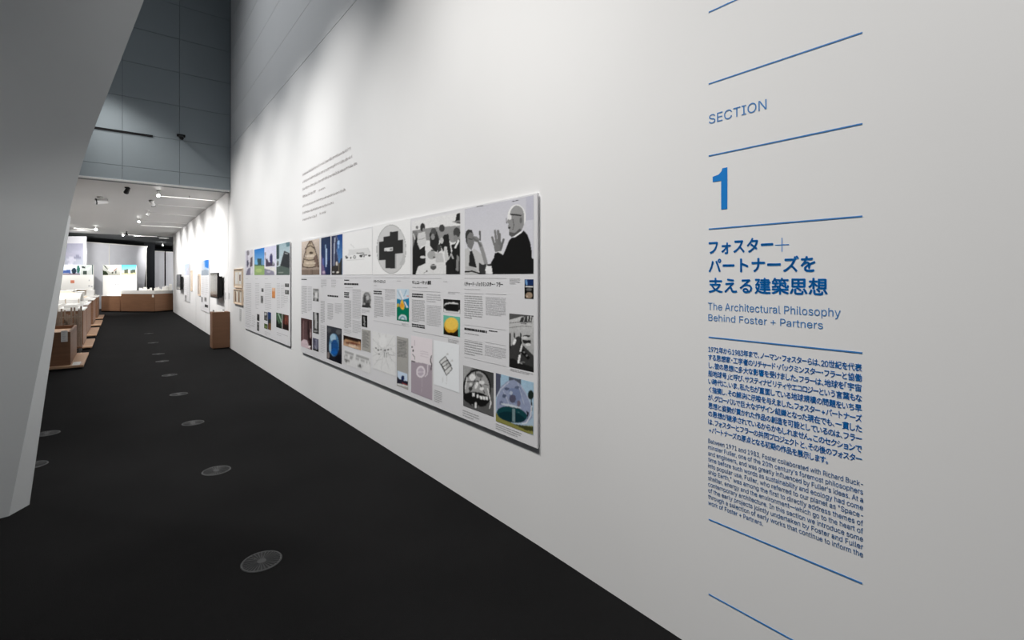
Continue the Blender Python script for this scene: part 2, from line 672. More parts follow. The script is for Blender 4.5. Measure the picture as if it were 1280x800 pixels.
# numeral one with the flag of a grotesque
mb = MB()
s0, zt = near_sz(891, 212.5)
_, zb = near_sz(891, 263.2)
s1 = near_sz(909.4, 300)[0]
w = s1 - s0
hh = zt - zb
q = [(w, zb), (w, zt), (w * .66, zt), (w * .60, zb + hh * .93), (w * .42, zb + hh * .865), (0, zb + hh * .83), (0, zb + hh * .70), (w * .58, zb + hh * .70), (w * .58, zb)]
mb.add([nframe(s0 + a_, z_) for a_, z_ in q], [tuple(range(len(q)))])
mb.build('section_numeral', M['blue'], wt)

mb = MB()
nline(mb, 'フォスター', 885.8, 966.8, 300.6, 318.4, bbox=True, offset=.030)
nline(mb, 'パートナーズを', 885.8, 1019.8, 322.9, 341.0, bbox=True, offset=.030)
nline(mb, '支える建築思想', 885.8, 1034.8, 347.0, 366.0, bbox=True, offset=.026)
s0 = near_sz(969, 300)[0]; s1 = near_sz(986.5, 300)[0]
zc_ = near_sz(978, 306.0)[1]
r_ = (s1 - s0) / 2
sc_ = (s0 + s1) / 2
for (a_, b_, c_, d_) in ((s0, s1, zc_ - .0012, zc_ + .0012), (sc_ - .0012, sc_ + .0012, zc_ - r_ * 1.05, zc_ + r_ * 1.05)):
    mb.quad(nframe(a_, c_), nframe(b_, c_), nframe(b_, d_), nframe(a_, d_))
mb.build('japanese_heading', M['blue'], wt)

mb = MB()
nline(mb, 'The Architectural Philosophy', 885.2, 1051.0, 378.3, 386.9, cap=CAPH)
mb.build('english_heading', M['bluedark'], wt)
mb = MB()
nline(mb, 'Behind Foster + Partners', 885.6, 1028.8, 392.6, 400.6, cap=CAPH)
mb.build('english_heading', M['bluedark'], wt)

JP = ['1971年から1983年まで、ノーマン・フォスターらは、20世紀を代表',
      'する思想家・工学者のリチャード・バックミンスター・フラーと協働',
      'し、彼の思想に多大な影響を受けました。フラーは、地球を「宇宙',
      '船地球号」と呼び、サスティナビリティやエコロジーという言葉もな',
      'い時代に、いま、私たちが直面している地球規模の問題をいち早',
      'く指摘し、その解決に示唆を与えました。フォスター+パートナーズ',
      'が、グローバルで巨大なデザイン組織となった現在でも、一貫した',
      '思想と姿勢が貫かれた作品の創造を可能としているのは、フラー',
      'の思想が継承されているからかもしれません。このセクションで',
      'は、フォスターとフラーの共同プロジェクトと、その後のフォスター',
      '+パートナーズの原点となる初期の作品を展示します。']
mb = MB()
for i, t in enumerate(JP):
    y = 439.4 + i * 10.04
    jp_line(mb, t, 885.4, 1035.8 if i == 10 else 1077.6, y - 6.7, y + .4, .020)
mb.build('japanese_paragraph', M['blue'], wt)
EN = ['Between 1971 and 1983, Foster collaborated with Richard Buck-',
      "minster Fuller, one of the 20th century's foremost philosophers",
      "and engineers, and was greatly influenced by Fuller's ideas. At a",
      'time before such words as sustainability and ecology had come',
      'into popular use, Fuller, who referred to our planet as "Space-',
      'ship Earth," was among the first to directly address themes of',
      'shelter, energy and the environment—which go to the heart of',
      'contemporary architecture. In this section we introduce some',
      'of the early projects jointly undertaken by Foster and Fuller',
      'through a selection of early works that continue to inform the',
      'work of Foster + Partners.']
mb = MB()
for i, t in enumerate(EN):
    y = 553.2 + i * 7.72
    nline(mb, t, 885.4, 953.8 if i == 10 else 1079.0, y - 5.2, y, cap=CAPH, offset=.006, res=2)
mb.build('english_paragraph', M['bluedark'], wt)


# ================================================================== FLAT PRINTS
class Crop:
    def __init__(self, x0, y0, s):
        self.x0, self.y0, self.s = x0, y0, s

    def p(self, x, y):
        return (self.x0 + x / self.s, self.y0 + y / self.s)


def inpoly(px, py, pts):
    ins = np.zeros(px.shape, bool)
    n = len(pts)
    for i in range(n):
        x1, y1 = pts[i]
        x2, y2 = pts[(i + 1) % n]
        if y1 == y2:
            continue
        c = ((y1 > py) != (y2 > py)) & (px < (x2 - x1) * (py - y1) / (y2 - y1) + x1)
        ins ^= c
    return ins


def c3(c):
    if isinstance(c, (int, float)):
        c = (c, c, c)
    return np.array([lin(k) for k in c])


def picture(parent, X, crop, rect, bg, shapes, noise=0.06, pitch=0.6, name='photograph', label=None, tone=1.0):
    """flat print on the plane x = X; rect = (x0, x1, ytop at x1, ybottom at x0) in crop units.
    shapes are polygons / ellipses / lines of flat ink colour on the sheet."""
    x0, x1, yt, yb = rect
    xm, ym, xk = None, None, None
    pl = crop.p(x0, yb)
    pr = crop.p(x1, yt)
    Pl, Pr = on_x(pl[0], pl[1], X), on_x(pr[0], pr[1], X)
    Y0, Y1 = Pl.y, Pr.y
    Zt, Zb = Pr.z, Pl.z
    nu = max(4, int((pr[0] - pl[0]) / pitch))
    nv = max(4, int(abs(pl[1] - pr[1]) / pitch))
    U = np.linspace(0, 1, nu)
    V = np.linspace(0, 1, nv)
    # even spacing along the sheet as the lens foreshortens it
    pxs = pl[0] + (pr[0] - pl[0]) * U
    Ys = np.array([on_x(p, 347, X).y for p in pxs])
    Zs = Zb + (Zt - Zb) * V
    YY, ZZ = np.meshgrid(Ys, Zs)
    rx = X * CS - YY * SN
    dz = X * SN + YY * CS
    sx = ((CX + F * rx / dz) - crop.x0) * crop.s
    sy = ((HY - F * (ZZ - EYE) / dz) - crop.y0) * crop.s
    n = nu * nv
    col = np.zeros((nv, nu, 3))
    if isinstance(bg, tuple) and len(bg) == 2 and not isinstance(bg[0], (int, float)) or isinstance(bg, list):
        a, b = c3(bg[1]), c3(bg[0])
        col[:] = a + (b - a) * V[:, None, None]
    else:
        col[:] = c3(bg)
    for s in shapes:
        k = s[0]
        cc = c3(s[1])
        if k == 'p':
            m = inpoly(sx, sy, s[2])
        elif k == 'e':
            _, _, ex, ey, erx, ery = s[:6]
            an = math.radians(s[6]) if len(s) > 6 else 0
            dx, dy = sx - ex, sy - ey
            u = dx * math.cos(an) + dy * math.sin(an)
            v = -dx * math.sin(an) + dy * math.cos(an)
            m = (u / erx) ** 2 + (v / ery) ** 2 < 1
        elif k == 'l':
            w_ = s[2] / 2
            m = np.zeros(sx.shape, bool)
            P = s[3]
            for (ax, ay), (bx, by) in zip(P[:-1], P[1:]):
                L2 = (bx - ax) ** 2 + (by - ay) ** 2 + 1e-9
                t = np.clip(((sx - ax) * (bx - ax) + (sy - ay) * (by - ay)) / L2, 0, 1)
                m |= np.hypot(sx - ax - t * (bx - ax), sy - ay - t * (by - ay)) < w_
        col[m] = cc
    if noise:
        g = rng.normal(0, noise, (nv, nu))
        g2 = rng.normal(0, noise, (nv // 3 + 2, nu // 3 + 2)).repeat(3, 0).repeat(3, 1)[:nv, :nu]
        col *= (1 + g * .8 + g2 * .35)[:, :, None]
        p_ = np.pad(col, ((1, 1), (1, 1), (0, 0)), 'edge')
        col = (p_[:-2, 1:-1] + p_[2:, 1:-1] + p_[1:-1, :-2] + p_[1:-1, 2:] + 2.5 * col) / 6.5
    col = np.clip(col * tone, 0, 1)
    off = Vector((0, 0, 0))
    p = parent
    while p is not None:
        off += p.location
        p = p.parent
    vs = np.stack([np.full(YY.shape, X) - off.x, YY - off.y, ZZ - off.z], -1).reshape(-1, 3)
    idx = np.arange(n).reshape(nv, nu)
    fs = np.stack([idx[:-1, :-1], idx[1:, :-1], idx[1:, 1:], idx[:-1, 1:]], -1).reshape(-1, 4)
    me = bpy.data.meshes.new(name)
    me.from_pydata(vs.tolist(), [], fs.tolist())
    at = me.color_attributes.new('Print', 'FLOAT_COLOR', 'POINT')
    at.data.foreach_set('color', np.concatenate([col, np.ones((nv, nu, 1))], -1).reshape(-1).astype(np.float32))
    me.materials.append(M['print'])
    if me.polygons[0].normal.x > 0:
        me.flip_normals()
    me.update()
    o = bpy.data.objects.new(name, me)
    COL.objects.link(o)
    if parent is not None:
        o.parent = parent
    if label:
        o['label'] = label
    return o


def rows(mb, X, x0, x1, y0, y1, n, fill=0.42, ragged=True, mi=0, bold=False):
    """a block of n printed text rows on plane x = X, first row top at pixel (x0,y0), last row bottom at (x0,y1)"""
    A, B = on_x(x0, y0, X), on_x(x0, y1, X)
    Ye_ = on_x(x1, 347, X).y
    Ys = A.y
    h = (A.z - B.z) / n
    for i in range(n):
        zt = A.z - h * i
        zb = zt - h * (fill if not bold else .62)
        y = Ys
        end = Ye_ if i < n - 1 or not ragged else Ys + (Ye_ - Ys) * random.uniform(.35, .9)
        L = abs(Ys - Ye_)
        while y > end + L * .03:
            w_ = L * random.uniform(.07, .24)
            y2 = max(end, y - w_)
            mb.quad((X, y, zb), (X, y2, zb), (X, y2, zt), (X, y, zt), mi)
            y = y2 - L * random.uniform(.008, .028)


def hline(mb, X, x0, x1, y, w_=.0012, mi=0):
    A = on_x(x0, y, X)
    B = on_x(x1, 347, X)
    mb.quad((X, A.y, A.z - w_), (X, B.y, A.z - w_), (X, B.y, A.z + w_), (X, A.y, A.z + w_), mi)


def xframe(X):
    # text runs toward the camera (falling y)
    return lambda u, z: (X, -u, z)


def xtext(mb, X, body, xl, xr, ytop, ybot, **k):
    A, B = on_x(xl, ytop, X), on_x(xl, ybot, X)
    C_ = on_x(xr, 347, X)
    lay_text(mb, body, xframe(X), -A.y, -C_.y, B.z, height=A.z - B.z, **k)


def info_board(label, xl, xr, ytr, ybr, group=None, thick=.011, cat='exhibition panel', standoff=.010):
    XF = WX - thick - standoff
    R1, R2, L1 = on_x(xr, ytr, XF), on_x(xr, ybr, XF), on_x(xl, 347, XF)
    t = thing('exhibition_panel', label, cat, (WX, R1.y, R2.z), group)
    MB().box(XF, WX - standoff, R1.y, L1.y, R2.z, R1.z).build('board', M['board'], t, bevel=.001)
    MB().box(WX - standoff, WX, R1.y + .08, L1.y - .08, R2.z + .06, R1.z - .06).build('batten', M['black'], t)
    return t, XF


# ------------------------------------------------------------------ the large panel
t, XF = info_board('long white exhibition panel with round plan drawing and portrait photographs', 376.4, 671.6, 241.0, 561.0)
XP = XF - .0012
A_ = Crop(575, 240, 7.27)
picture(t, XP, A_, (42, 668, 30, 748), [(206, 206, 214), (226, 226, 230)], [
    ('p', (196, 196, 208), [(600, 0), (668, 0), (668, 260), (600, 260)]), ('p', (214, 214, 222), [(600, 260), (668, 250), (668, 620), (640, 480), (620, 400)]),
    ('e', 238, 515, 228, 82, 116), ('p', 200, [(42, 520), (75, 505), (100, 545), (130, 512), (190, 560), (240, 600), (252, 680), (200, 700), (150, 748), (42, 748)]),
    ('p', 125, [(55, 360), (75, 345), (108, 352), (122, 380), (127, 470), (104, 530), (78, 505), (58, 450)]),
    ('p', 55, [(48, 400), (52, 362), (75, 340), (108, 345), (118, 372), (88, 366), (66, 400), (66, 470), (76, 510), (56, 460)]),
    ('l', 70, 8, [(78, 425), (118, 432)]), ('l', 150, 34, [(182, 470), (212, 560), (236, 650)]), ('e', 135, 143, 428, 34, 24, 25),
    ('l', 110, 18, [(120, 420), (165, 450), (188, 490)]), ('l', 95, 15, [(180, 358), (184, 436)]),
    ('p', 42, [(88, 540), (110, 533), (132, 600), (152, 690), (80, 672)]), ('p', 60, [(170, 640), (205, 660), (240, 655), (232, 748), (176, 748)]),
    ('e', 185, 100, 700, 52, 20, 18), ('l', 40, 14, [(42, 726), (110, 720), (190, 745)]),
    ('e', 240, 265, 708, 34, 48), ('p', 60, [(246, 655), (290, 650), (286, 672), (250, 672)]), ('p', 30, [(282, 640), (305, 600), (325, 600), (330, 748), (296, 748)]),
    ('e', 128, 346, 500, 36, 62), ('l', 122, 19, [(312, 480), (293, 412)]), ('l', 128, 20, [(332, 470), (318, 352)]), ('l', 122, 20, [(352, 470), (345, 352)]), ('l', 118, 17, [(366, 480), (360, 380)]), ('l', 110, 20, [(372, 515), (396, 432)]),
    ('p', 228, [(325, 545), (380, 535), (390, 575), (335, 570)]),
    ('p', 27, [(470, 415), (500, 412), (552, 376), (580, 350), (612, 385), (640, 460), (652, 540), (655, 600), (668, 610), (668, 748), (300, 748), (312, 560), (345, 545), (392, 572), (420, 505), (445, 440)]),
    ('p', 244, [(488, 402), (552, 358), (560, 368), (500, 410)]),
    ('e', 158, 518, 215, 64, 92), ('p', 148, [(456, 190), (440, 235), (426, 270), (440, 290), (436, 318), (446, 345), (444, 385), (468, 410), (500, 396), (560, 350), (580, 300), (580, 200)]),
    ('p', 92, [(444, 362), (500, 372), (545, 330), (560, 350), (500, 396), (468, 410), (446, 390)]), ('e', 60, 447, 325, 12, 9), ('e', 110, 553, 258, 12, 28), ('l', 85, 6, [(480, 250), (490, 300), (480, 340)]),
    ('l', 26, 12, [(462, 205), (510, 208), (552, 214)]), ('e', 232, 452, 230, 17, 24), ('l', 60, 5, [(420, 240), (424, 285)]),
], noise=.03, label='photograph of two men talking, one raising both hands')
B_ = Crop(510, 260, 8.89)
picture(t, XP, B_, (46, 582, 46, 740), 232, [
    ('p', 150, [(46, 252), (220, 222), (582, 194), (582, 360), (46, 360)]), ('p', 45, [(540, 66), (582, 52), (582, 140), (526, 142)]), ('p', 130, [(490, 150), (582, 132), (582, 178), (530, 165)]), ('l', 50, 10, [(540, 165), (582, 168)]),
    ('e', 120, 100, 215, 14, 18), ('p', 125, [(46, 255), (104, 262), (92, 345), (46, 480)]), ('l', 210, 14, [(60, 290), (80, 350)]),
    ('p', 38, [(96, 290), (106, 390), (132, 460), (190, 418), (198, 620), (112, 652), (84, 740), (46, 740), (46, 470)]),
    ('p', 212, [(112, 282), (188, 262), (204, 360), (196, 410), (150, 420), (134, 462), (106, 396)]), ('l', 130, 6, [(120, 352), (160, 344), (190, 330)]),
    ('e', 58, 163, 215, 28, 48), ('e', 150, 174, 245, 14, 22),
    ('p', 228, [(196, 415), (250, 430), (372, 476), (400, 600), (420, 740), (84, 740), (112, 652), (200, 612)]),
    ('p', 46, [(240, 288), (262, 240), (322, 262), (348, 350), (340, 430), (320, 492), (292, 480), (244, 420)]), ('e', 82, 285, 262, 31, 42), ('e', 145, 276, 320, 20, 34),
    ('p', 40, [(398, 300), (450, 285), (462, 380), (482, 500), (452, 560), (430, 430), (405, 430), (395, 490), (352, 400)]), ('e', 150, 366, 282, 26, 36), ('e', 70, 376, 224, 32, 42), ('e', 196, 374, 362, 20, 34),
    ('p', 70, [(325, 410), (360, 400), (372, 470), (330, 500)]), ('p', 205, [(400, 440), (428, 434), (438, 530), (468, 556), (450, 610), (412, 586)]),
    ('e', 172, 262, 522, 46, 48), ('e', 100, 290, 548, 14, 12), ('e', 95, 272, 470, 20, 10), ('e', 88, 281, 656, 33, 33), ('l', 235, 5, [(255, 640), (308, 640)]), ('e', 70, 210, 703, 8, 10), ('l', 120, 5, [(175, 725), (200, 708)]), ('e', 215, 165, 546, 32, 14), ('p', 200, [(300, 500), (380, 500), (400, 600), (310, 604)]),
    ('p', 36, [(478, 410), (520, 400), (560, 345), (582, 350), (582, 740), (425, 740), (418, 605), (458, 565), (492, 480)]), ('e', 150, 500, 335, 42, 50), ('e', 72, 543, 272, 40, 56), ('e', 140, 530, 338, 24, 36),
    ('p', 232, [(558, 346), (514, 440), (530, 452), (572, 366)]), ('p', 140, [(542, 520), (568, 545), (560, 706), (532, 690)]), ('l', 190, 16, [(480, 510), (500, 560)]), ('l', 25, 10, [(500, 600), (530, 740)]),
], noise=.05, label='black and white photograph of people around a model')
C_ = Crop(425, 270, 10)
picture(t, XP, C_, (410, 884, 30, 736), 242, [
    ('e', 120, 642, 415, 185, 306), ('e', 208, 642, 415, 181, 301), ('e', 196, 770, 540, 45, 80), ('e', 208, 642, 415, 150, 250),
    ('p', 50, [(490, 325), (545, 318), (545, 262), (622, 250), (622, 200), (727, 187), (727, 303), (790, 295), (790, 465), (690, 475), (690, 655), (570, 655), (570, 552), (490, 555)]),
    ('p', 225, [(555, 402), (660, 390), (660, 435), (555, 442)]), ('l', 110, 6, [(570, 420), (575, 440)]), ('p', 130, [(625, 405), (655, 400), (655, 428), (625, 430)]),
    ('l', 150, 3, [(700, 480), (700, 655)]),
], noise=.012, name='plan_drawing', label='black stepped plan inside a grey circle')
picture(t, XP, C_, (36, 404, 150, 736), 243, [
    ('p', 226, [(120, 420), (350, 398), (378, 480), (230, 470), (90, 500)]), ('l', 200, 5, [(130, 350), (180, 400)]), ('l', 190, 5, [(110, 430), (350, 402), (380, 470)]),
    ('l', 120, 12, [(210, 466), (300, 464)]), ('l', 100, 12, [(280, 486), (335, 488)]), ('e', 80, 85, 520, 18, 14), ('e', 110, 75, 505, 10, 10), ('e', 90, 135, 522, 8, 14), ('e', 120, 182, 512, 18, 22), ('e', 235, 182, 512, 9, 12),
    ('e', 60, 262, 500, 20, 17), ('e', 90, 300, 506, 10, 8), ('e', 70, 365, 495, 16, 13), ('l', 205, 4, [(60, 560), (380, 530)]),
], noise=.008, name='perspective_drawing', label='pale line drawing of a low building')
D_ = Crop(370, 285, 12.31)
BR = (72, 56, 48)
picture(t, XP, D_, (86, 360, 162, 722), [(214, 200, 188), (150, 135, 122)], [
    ('p', (186, 170, 150), [(110, 600), (130, 420), (185, 250), (225, 200), (262, 250), (310, 420), (330, 600)]),
    ('p', (122, 102, 92), [(270, 420), (320, 420), (345, 600), (290, 600)]), ('p', (128, 112, 100), [(86, 640), (360, 640), (360, 722), (86, 722)]),
    ('l', (210, 196, 178), 24, [(160, 540), (290, 540)]), ('l', (214, 200, 184), 34, [(150, 430), (270, 430)]), ('l', (160, 140, 124), 14, [(200, 640), (200, 722)]), ('l', (105, 90, 80), 12, [(250, 650), (250, 722)]),
    ('l', BR, 13, [(100, 600), (128, 430), (165, 290), (205, 205), (240, 205), (285, 300), (325, 440), (350, 600)]), ('l', BR, 15, [(140, 322), (180, 292), (222, 270), (262, 296), (292, 330)]),
    ('l', BR, 15, [(125, 478), (170, 494), (240, 494), (290, 480)]), ('l', BR, 15, [(105, 594), (170, 608), (250, 606), (300, 594)]), ('e', (70, 56, 46), 232, 382, 32, 17), ('e', (120, 100, 85), 215, 230, 16, 20), ('l', (120, 100, 88), 8, [(155, 340), (150, 470)]),
], noise=.09, label='photograph of a domed lattice interior')
picture(t, XP, D_, (386, 530, 126, 722), [(44, 58, 84), (38, 60, 118)], [
    ('p', (118, 100, 138), [(386, 400), (410, 480), (430, 600), (460, 722), (386, 722)]), ('l', (188, 208, 236), 22, [(466, 322), (466, 470), (464, 590)]), ('e', (150, 175, 205), 456, 284, 10, 34),
    ('p', (36, 48, 84), [(480, 520), (530, 480), (530, 722), (450, 722)]), ('e', (200, 180, 200), 425, 680, 22, 22), ('e', (90, 110, 170), 420, 520, 14, 60)], noise=.08, label='night photograph of a lit tower')
picture(t, XP, D_, (546, 714, 94, 722), [(22, 62, 132), (104, 160, 214)], [
    ('p', (60, 66, 92), [(546, 110), (640, 100), (630, 300), (650, 500), (660, 600), (546, 600)]), ('l', (186, 194, 214), 14, [(600, 150), (588, 300), (585, 590)]), ('l', (120, 130, 160), 10, [(615, 120), (640, 180)]), ('l', (110, 130, 170), 12, [(625, 330), (650, 470)]),
    ('e', (160, 196, 236), 655, 225, 17, 38), ('e', (150, 186, 228), 655, 290, 10, 26), ('p', (56, 54, 52), [(546, 600), (620, 560), (650, 590), (690, 470), (714, 460), (714, 722), (546, 722)]),
    ('e', (225, 215, 200), 626, 548, 14, 34), ('l', (150, 140, 120), 8, [(660, 540), (662, 680)]), ('e', (200, 200, 200), 575, 680, 18, 12), ('e', (220, 215, 205), 640, 682, 20, 14)], noise=.1, label='photograph of a glass tower against blue sky')
E_ = Crop(575, 340, 11.43)
picture(t, XP, E_, (922, 1050, 105, 378), 20, [('p', (28, 50, 96), [(922, 100), (1050, 100), (1050, 190), (922, 190)]), ('l', (120, 165, 215), 26, [(945, 120), (952, 185)]), ('l', 235, 16, [(940, 211), (1040, 211)]), ('e', 100, 985, 250, 40, 22),
    ('e', (158, 138, 118), 985, 334, 50, 44), ('e', (210, 190, 170), 960, 350, 14, 14), ('p', 30, [(922, 190), (1050, 190), (1050, 204), (922, 204)])], noise=.08)
F_ = Crop(575, 385, 9.41)
picture(t, XP, F_, (577, 865, 90, 690), [208, 150], [
    ('p', 88, [(577, 40), (870, 70), (865, 104), (720, 100), (600, 135), (577, 140)]), ('p', 60, [(720, 110), (850, 90), (846, 165), (700, 165)]), ('l', 200, 6, [(760, 110), (750, 160)]), ('l', 220, 10, [(800, 100), (795, 150)]), ('l', 220, 10, [(835, 95), (828, 150)]), ('l', 110, 8, [(577, 178), (700, 166), (850, 175)]), ('l', 120, 8, [(577, 232), (720, 214), (840, 218)]), ('l', 60, 8, [(720, 184), (780, 184)]),
    ('p', 62, [(610, 440), (660, 340), (700, 330), (725, 420), (700, 620), (690, 690), (577, 720), (577, 470)]), ('p', 32, [(577, 590), (640, 600), (720, 660), (865, 640), (865, 790), (577, 740)]), ('p', 58, [(735, 430), (865, 560), (865, 700), (700, 640)]),
    ('p', 30, [(577, 290), (600, 300), (600, 470), (577, 490)]), ('p', 45, [(632, 280), (650, 300), (652, 370), (634, 340)]), ('p', 36, [(705, 280), (722, 300), (728, 420), (708, 440)]), ('p', 44, [(735, 370), (770, 380), (835, 375), (835, 425), (800, 440), (740, 410)]), ('e', 60, 785, 330, 45, 14), ('e', 225, 800, 430, 34, 16), ('e', 215, 760, 350, 40, 16),
    ('p', 20, [(740, 480), (822, 585), (800, 612), (708, 520)]), ('e', 130, 755, 520, 12, 10), ('e', 130, 785, 560, 12, 10), ('l', 222, 20, [(728, 440), (712, 505)]), ('l', 238, 24, [(702, 560), (688, 640)]), ('l', 150, 6, [(700, 632), (760, 640)]), ('e', 240, 640, 400, 16, 36, 20)], noise=.1, label='tall photograph of an exhibition hall')
G_ = Crop(570, 450, 7.276)
picture(t, XP, G_, (65, 342, 118, 415), [120, 90], [
    ('p', 165, [(65, 40), (150, 60), (100, 150), (65, 220)]), ('p', 70, [(240, 80), (342, 110), (342, 260), (300, 250)]), ('e', 30, 190, 255, 128, 172), ('e', 168, 192, 262, 112, 158), ('l', 60, 8, [(90, 200), (190, 190), (290, 230)]), ('l', 50, 8, [(180, 100), (170, 200), (120, 300)]), ('l', 60, 8, [(230, 130), (220, 220), (260, 300)]),
    ('e', 236, 150, 158, 28, 30), ('e', 110, 215, 140, 34, 16, 20), ('e', 225, 134, 222, 14, 12), ('e', 60, 132, 262, 18, 18), ('e', 240, 186, 232, 13, 30, 20), ('e', 238, 235, 262, 20, 15), ('e', 232, 235, 205, 26, 17), ('e', 110, 162, 200, 10, 16), ('l', 225, 10, [(100, 160), (84, 260)]), ('l', 235, 9, [(288, 260), (306, 340), (318, 400)]),
    ('e', 24, 186, 352, 122, 60, 9), ('p', 235, [(148, 298), (172, 300), (172, 332), (148, 330)]), ('p', 235, [(185, 312), (208, 318), (205, 344), (190, 344)]), ('p', 238, [(215, 325), (290, 336), (292, 366), (218, 355)]), ('l', 30, 4, [(245, 325), (243, 365)]), ('l', 30, 4, [(268, 330), (266, 368)]),
    ('p', 95, [(65, 400), (110, 412), (250, 430), (342, 400), (342, 520), (65, 430)]), ('e', 24, 200, 390, 80, 32, 12), ('l', 230, 16, [(180, 392), (178, 430)]), ('l', 120, 8, [(205, 415), (208, 440)]), ('l', 235, 9, [(318, 380), (305, 440)])], noise=.08, label='black and white photograph of a bubble dome house')
picture(t, XP, G_, (362, 705, 205, 555), [(168, 200, 222), (176, 196, 212)], [
    ('p', (84, 88, 108), [(362, 100), (408, 120), (402, 290), (362, 340)]), ('p', (86, 92, 104), [(480, 150), (592, 176), (592, 232), (480, 206)]),
    ('p', (150, 160, 188), [(368, 430), (372, 320), (405, 245), (470, 190), (530, 180), (585, 220), (640, 300), (680, 400), (695, 520), (640, 580), (380, 500)]), ('p', (124, 138, 172), [(480, 260), (590, 250), (600, 330), (560, 400), (490, 380)]),
    ('l', (204, 210, 224), 8, [(372, 330), (410, 260), (480, 200)]), ('l', (190, 198, 216), 7, [(590, 230), (645, 320), (690, 430)]), ('l', (196, 202, 218), 5, [(430, 280), (460, 340), (480, 400)]), ('l', (190, 198, 214), 5, [(560, 200), (590, 300), (620, 400)]),
    ('e', (88, 98, 122), 462, 262, 22, 14), ('e', (84, 94, 118), 438, 326, 18, 17), ('e', (88, 88, 108), 515, 352, 30, 38), ('e', (98, 108, 134), 555, 250, 22, 13), ('e', (118, 108, 122), 570, 395, 16, 30), ('e', (186, 196, 214), 500, 300, 14, 18), ('e', (110, 120, 146), 410, 390, 16, 20),
    ('p', (142, 140, 78), [(362, 480), (420, 540), (560, 590), (705, 600), (705, 680), (362, 600)]), ('p', (66, 70, 40), [(520, 580), (705, 610), (705, 650), (640, 640)]),
    ('e', (22, 70, 76), 508, 496, 140, 72, 11), ('e', (14, 50, 58), 508, 520, 120, 46, 12), ('e', (206, 214, 222), 500, 416, 95, 10, 12), ('p', (120, 142, 146), [(510, 440), (540, 444), (540, 566), (512, 556)]), ('l', (80, 120, 124), 5, [(560, 470), (620, 490)]),
    ('e', (34, 46, 42), 680, 318, 27, 42), ('l', (40, 40, 40), 10, [(685, 350), (690, 460)]), ('l', (226, 228, 232), 9, [(688, 420), (678, 510), (640, 572), (606, 580)]), ('p', (40, 40, 50), [(640, 460), (665, 480), (650, 540)])], noise=.06, label='colour photograph of a transparent bubble house on grass')
I_ = Crop(505, 340, 8.89)
picture(t, XP, I_, (438, 624, 312, 442), 34, [('e', 228, 530, 356, 76, 18), ('e', 26, 530, 372, 80, 20), ('e', 24, 530, 395, 70, 36), ('p', 226, [(438, 405), (462, 420), (600, 440), (624, 410), (624, 470), (438, 470)]), ('l', 24, 12, [(470, 424), (600, 438)]), ('e', 150, 450, 370, 10, 10), ('e', 60, 620, 380, 14, 26)], noise=.06)
picture(t, XP, I_, (438, 622, 500, 690), [(112, 190, 166), (96, 178, 160)], [('p', (30, 24, 14), [(438, 600), (460, 620), (600, 640), (598, 730), (438, 730)]), ('e', (222, 168, 52), 525, 592, 78, 86), ('e', (246, 206, 92), 528, 575, 72, 70), ('p', (34, 26, 14), [(438, 640), (480, 668), (560, 676), (602, 650), (600, 740), (438, 740)]), ('p', (96, 178, 160), [(602, 620), (622, 620), (622, 740), (602, 740)])], noise=.04, label='yellow dome print on green')
J_ = Crop(505, 410, 7.27)
picture(t, XP, J_, (65, 258, 105, 582), (236, 228, 232), [('p', (172, 160, 170), [(65, 305), (160, 318), (258, 340), (258, 680), (65, 620)]), ('e', (232, 224, 230), 152, 398, 42, 54), ('e', (196, 184, 196), 152, 398, 28, 38), ('l', (232, 224, 230), 6, [(120, 400), (190, 400)]), ('l', (226, 218, 224), 9, [(192, 440), (212, 420), (218, 330)]), ('l', 60, 9, [(70, 300), (100, 306)]), ('e', 70, 82, 205, 8, 10), ('l', 80, 7, [(78, 240), (96, 262), (96, 285)]), ('e', 80, 72, 172, 7, 8), ('l', 60, 8, [(250, 250), (240, 300), (252, 330), (246, 380)]), ('l', (190, 180, 186), 5, [(95, 110), (95, 160)]), ('l', (206, 196, 202), 5, [(150, 210), (220, 222)]), ('l', (206, 196, 202), 5, [(150, 230), (220, 244)]), ('l', (206, 196, 202), 5, [(150, 250), (220, 268)]), ('l', (190, 180, 190), 4, [(165, 460), (160, 580)])], noise=.012, name='plan_drawing', label='pale mauve plan sheet with a round building')
picture(t, XP, J_, (272, 502, 155, 512), (240, 243, 246), [('p', 222, [(320, 305), (375, 255), (440, 375), (385, 430)]), ('p', 196, [(372, 310), (402, 292), (428, 345), (392, 368)]), ('p', 240, [(345, 350), (362, 335), (385, 378), (368, 392)]), ('l', 90, 7, [(322, 308), (376, 256), (438, 372), (386, 430), (322, 308)]), ('l', 60, 8, [(338, 330), (395, 288), (428, 340), (372, 384), (338, 330)]), ('l', 80, 7, [(352, 356), (405, 318)]), ('l', 190, 4, [(376, 256), (400, 235)]), ('l', 190, 4, [(420, 310), (442, 290)]), ('e', 205, 396, 238, 10, 10), ('e', 210, 438, 296, 10, 10), ('l', 210, 4, [(356, 440), (350, 500)]), ('l', 210, 4, [(390, 440), (386, 510)])], noise=.008, name='plan_drawing', label='white sheet with a diamond-shaped plan')
L_ = Crop(430, 340, 10)
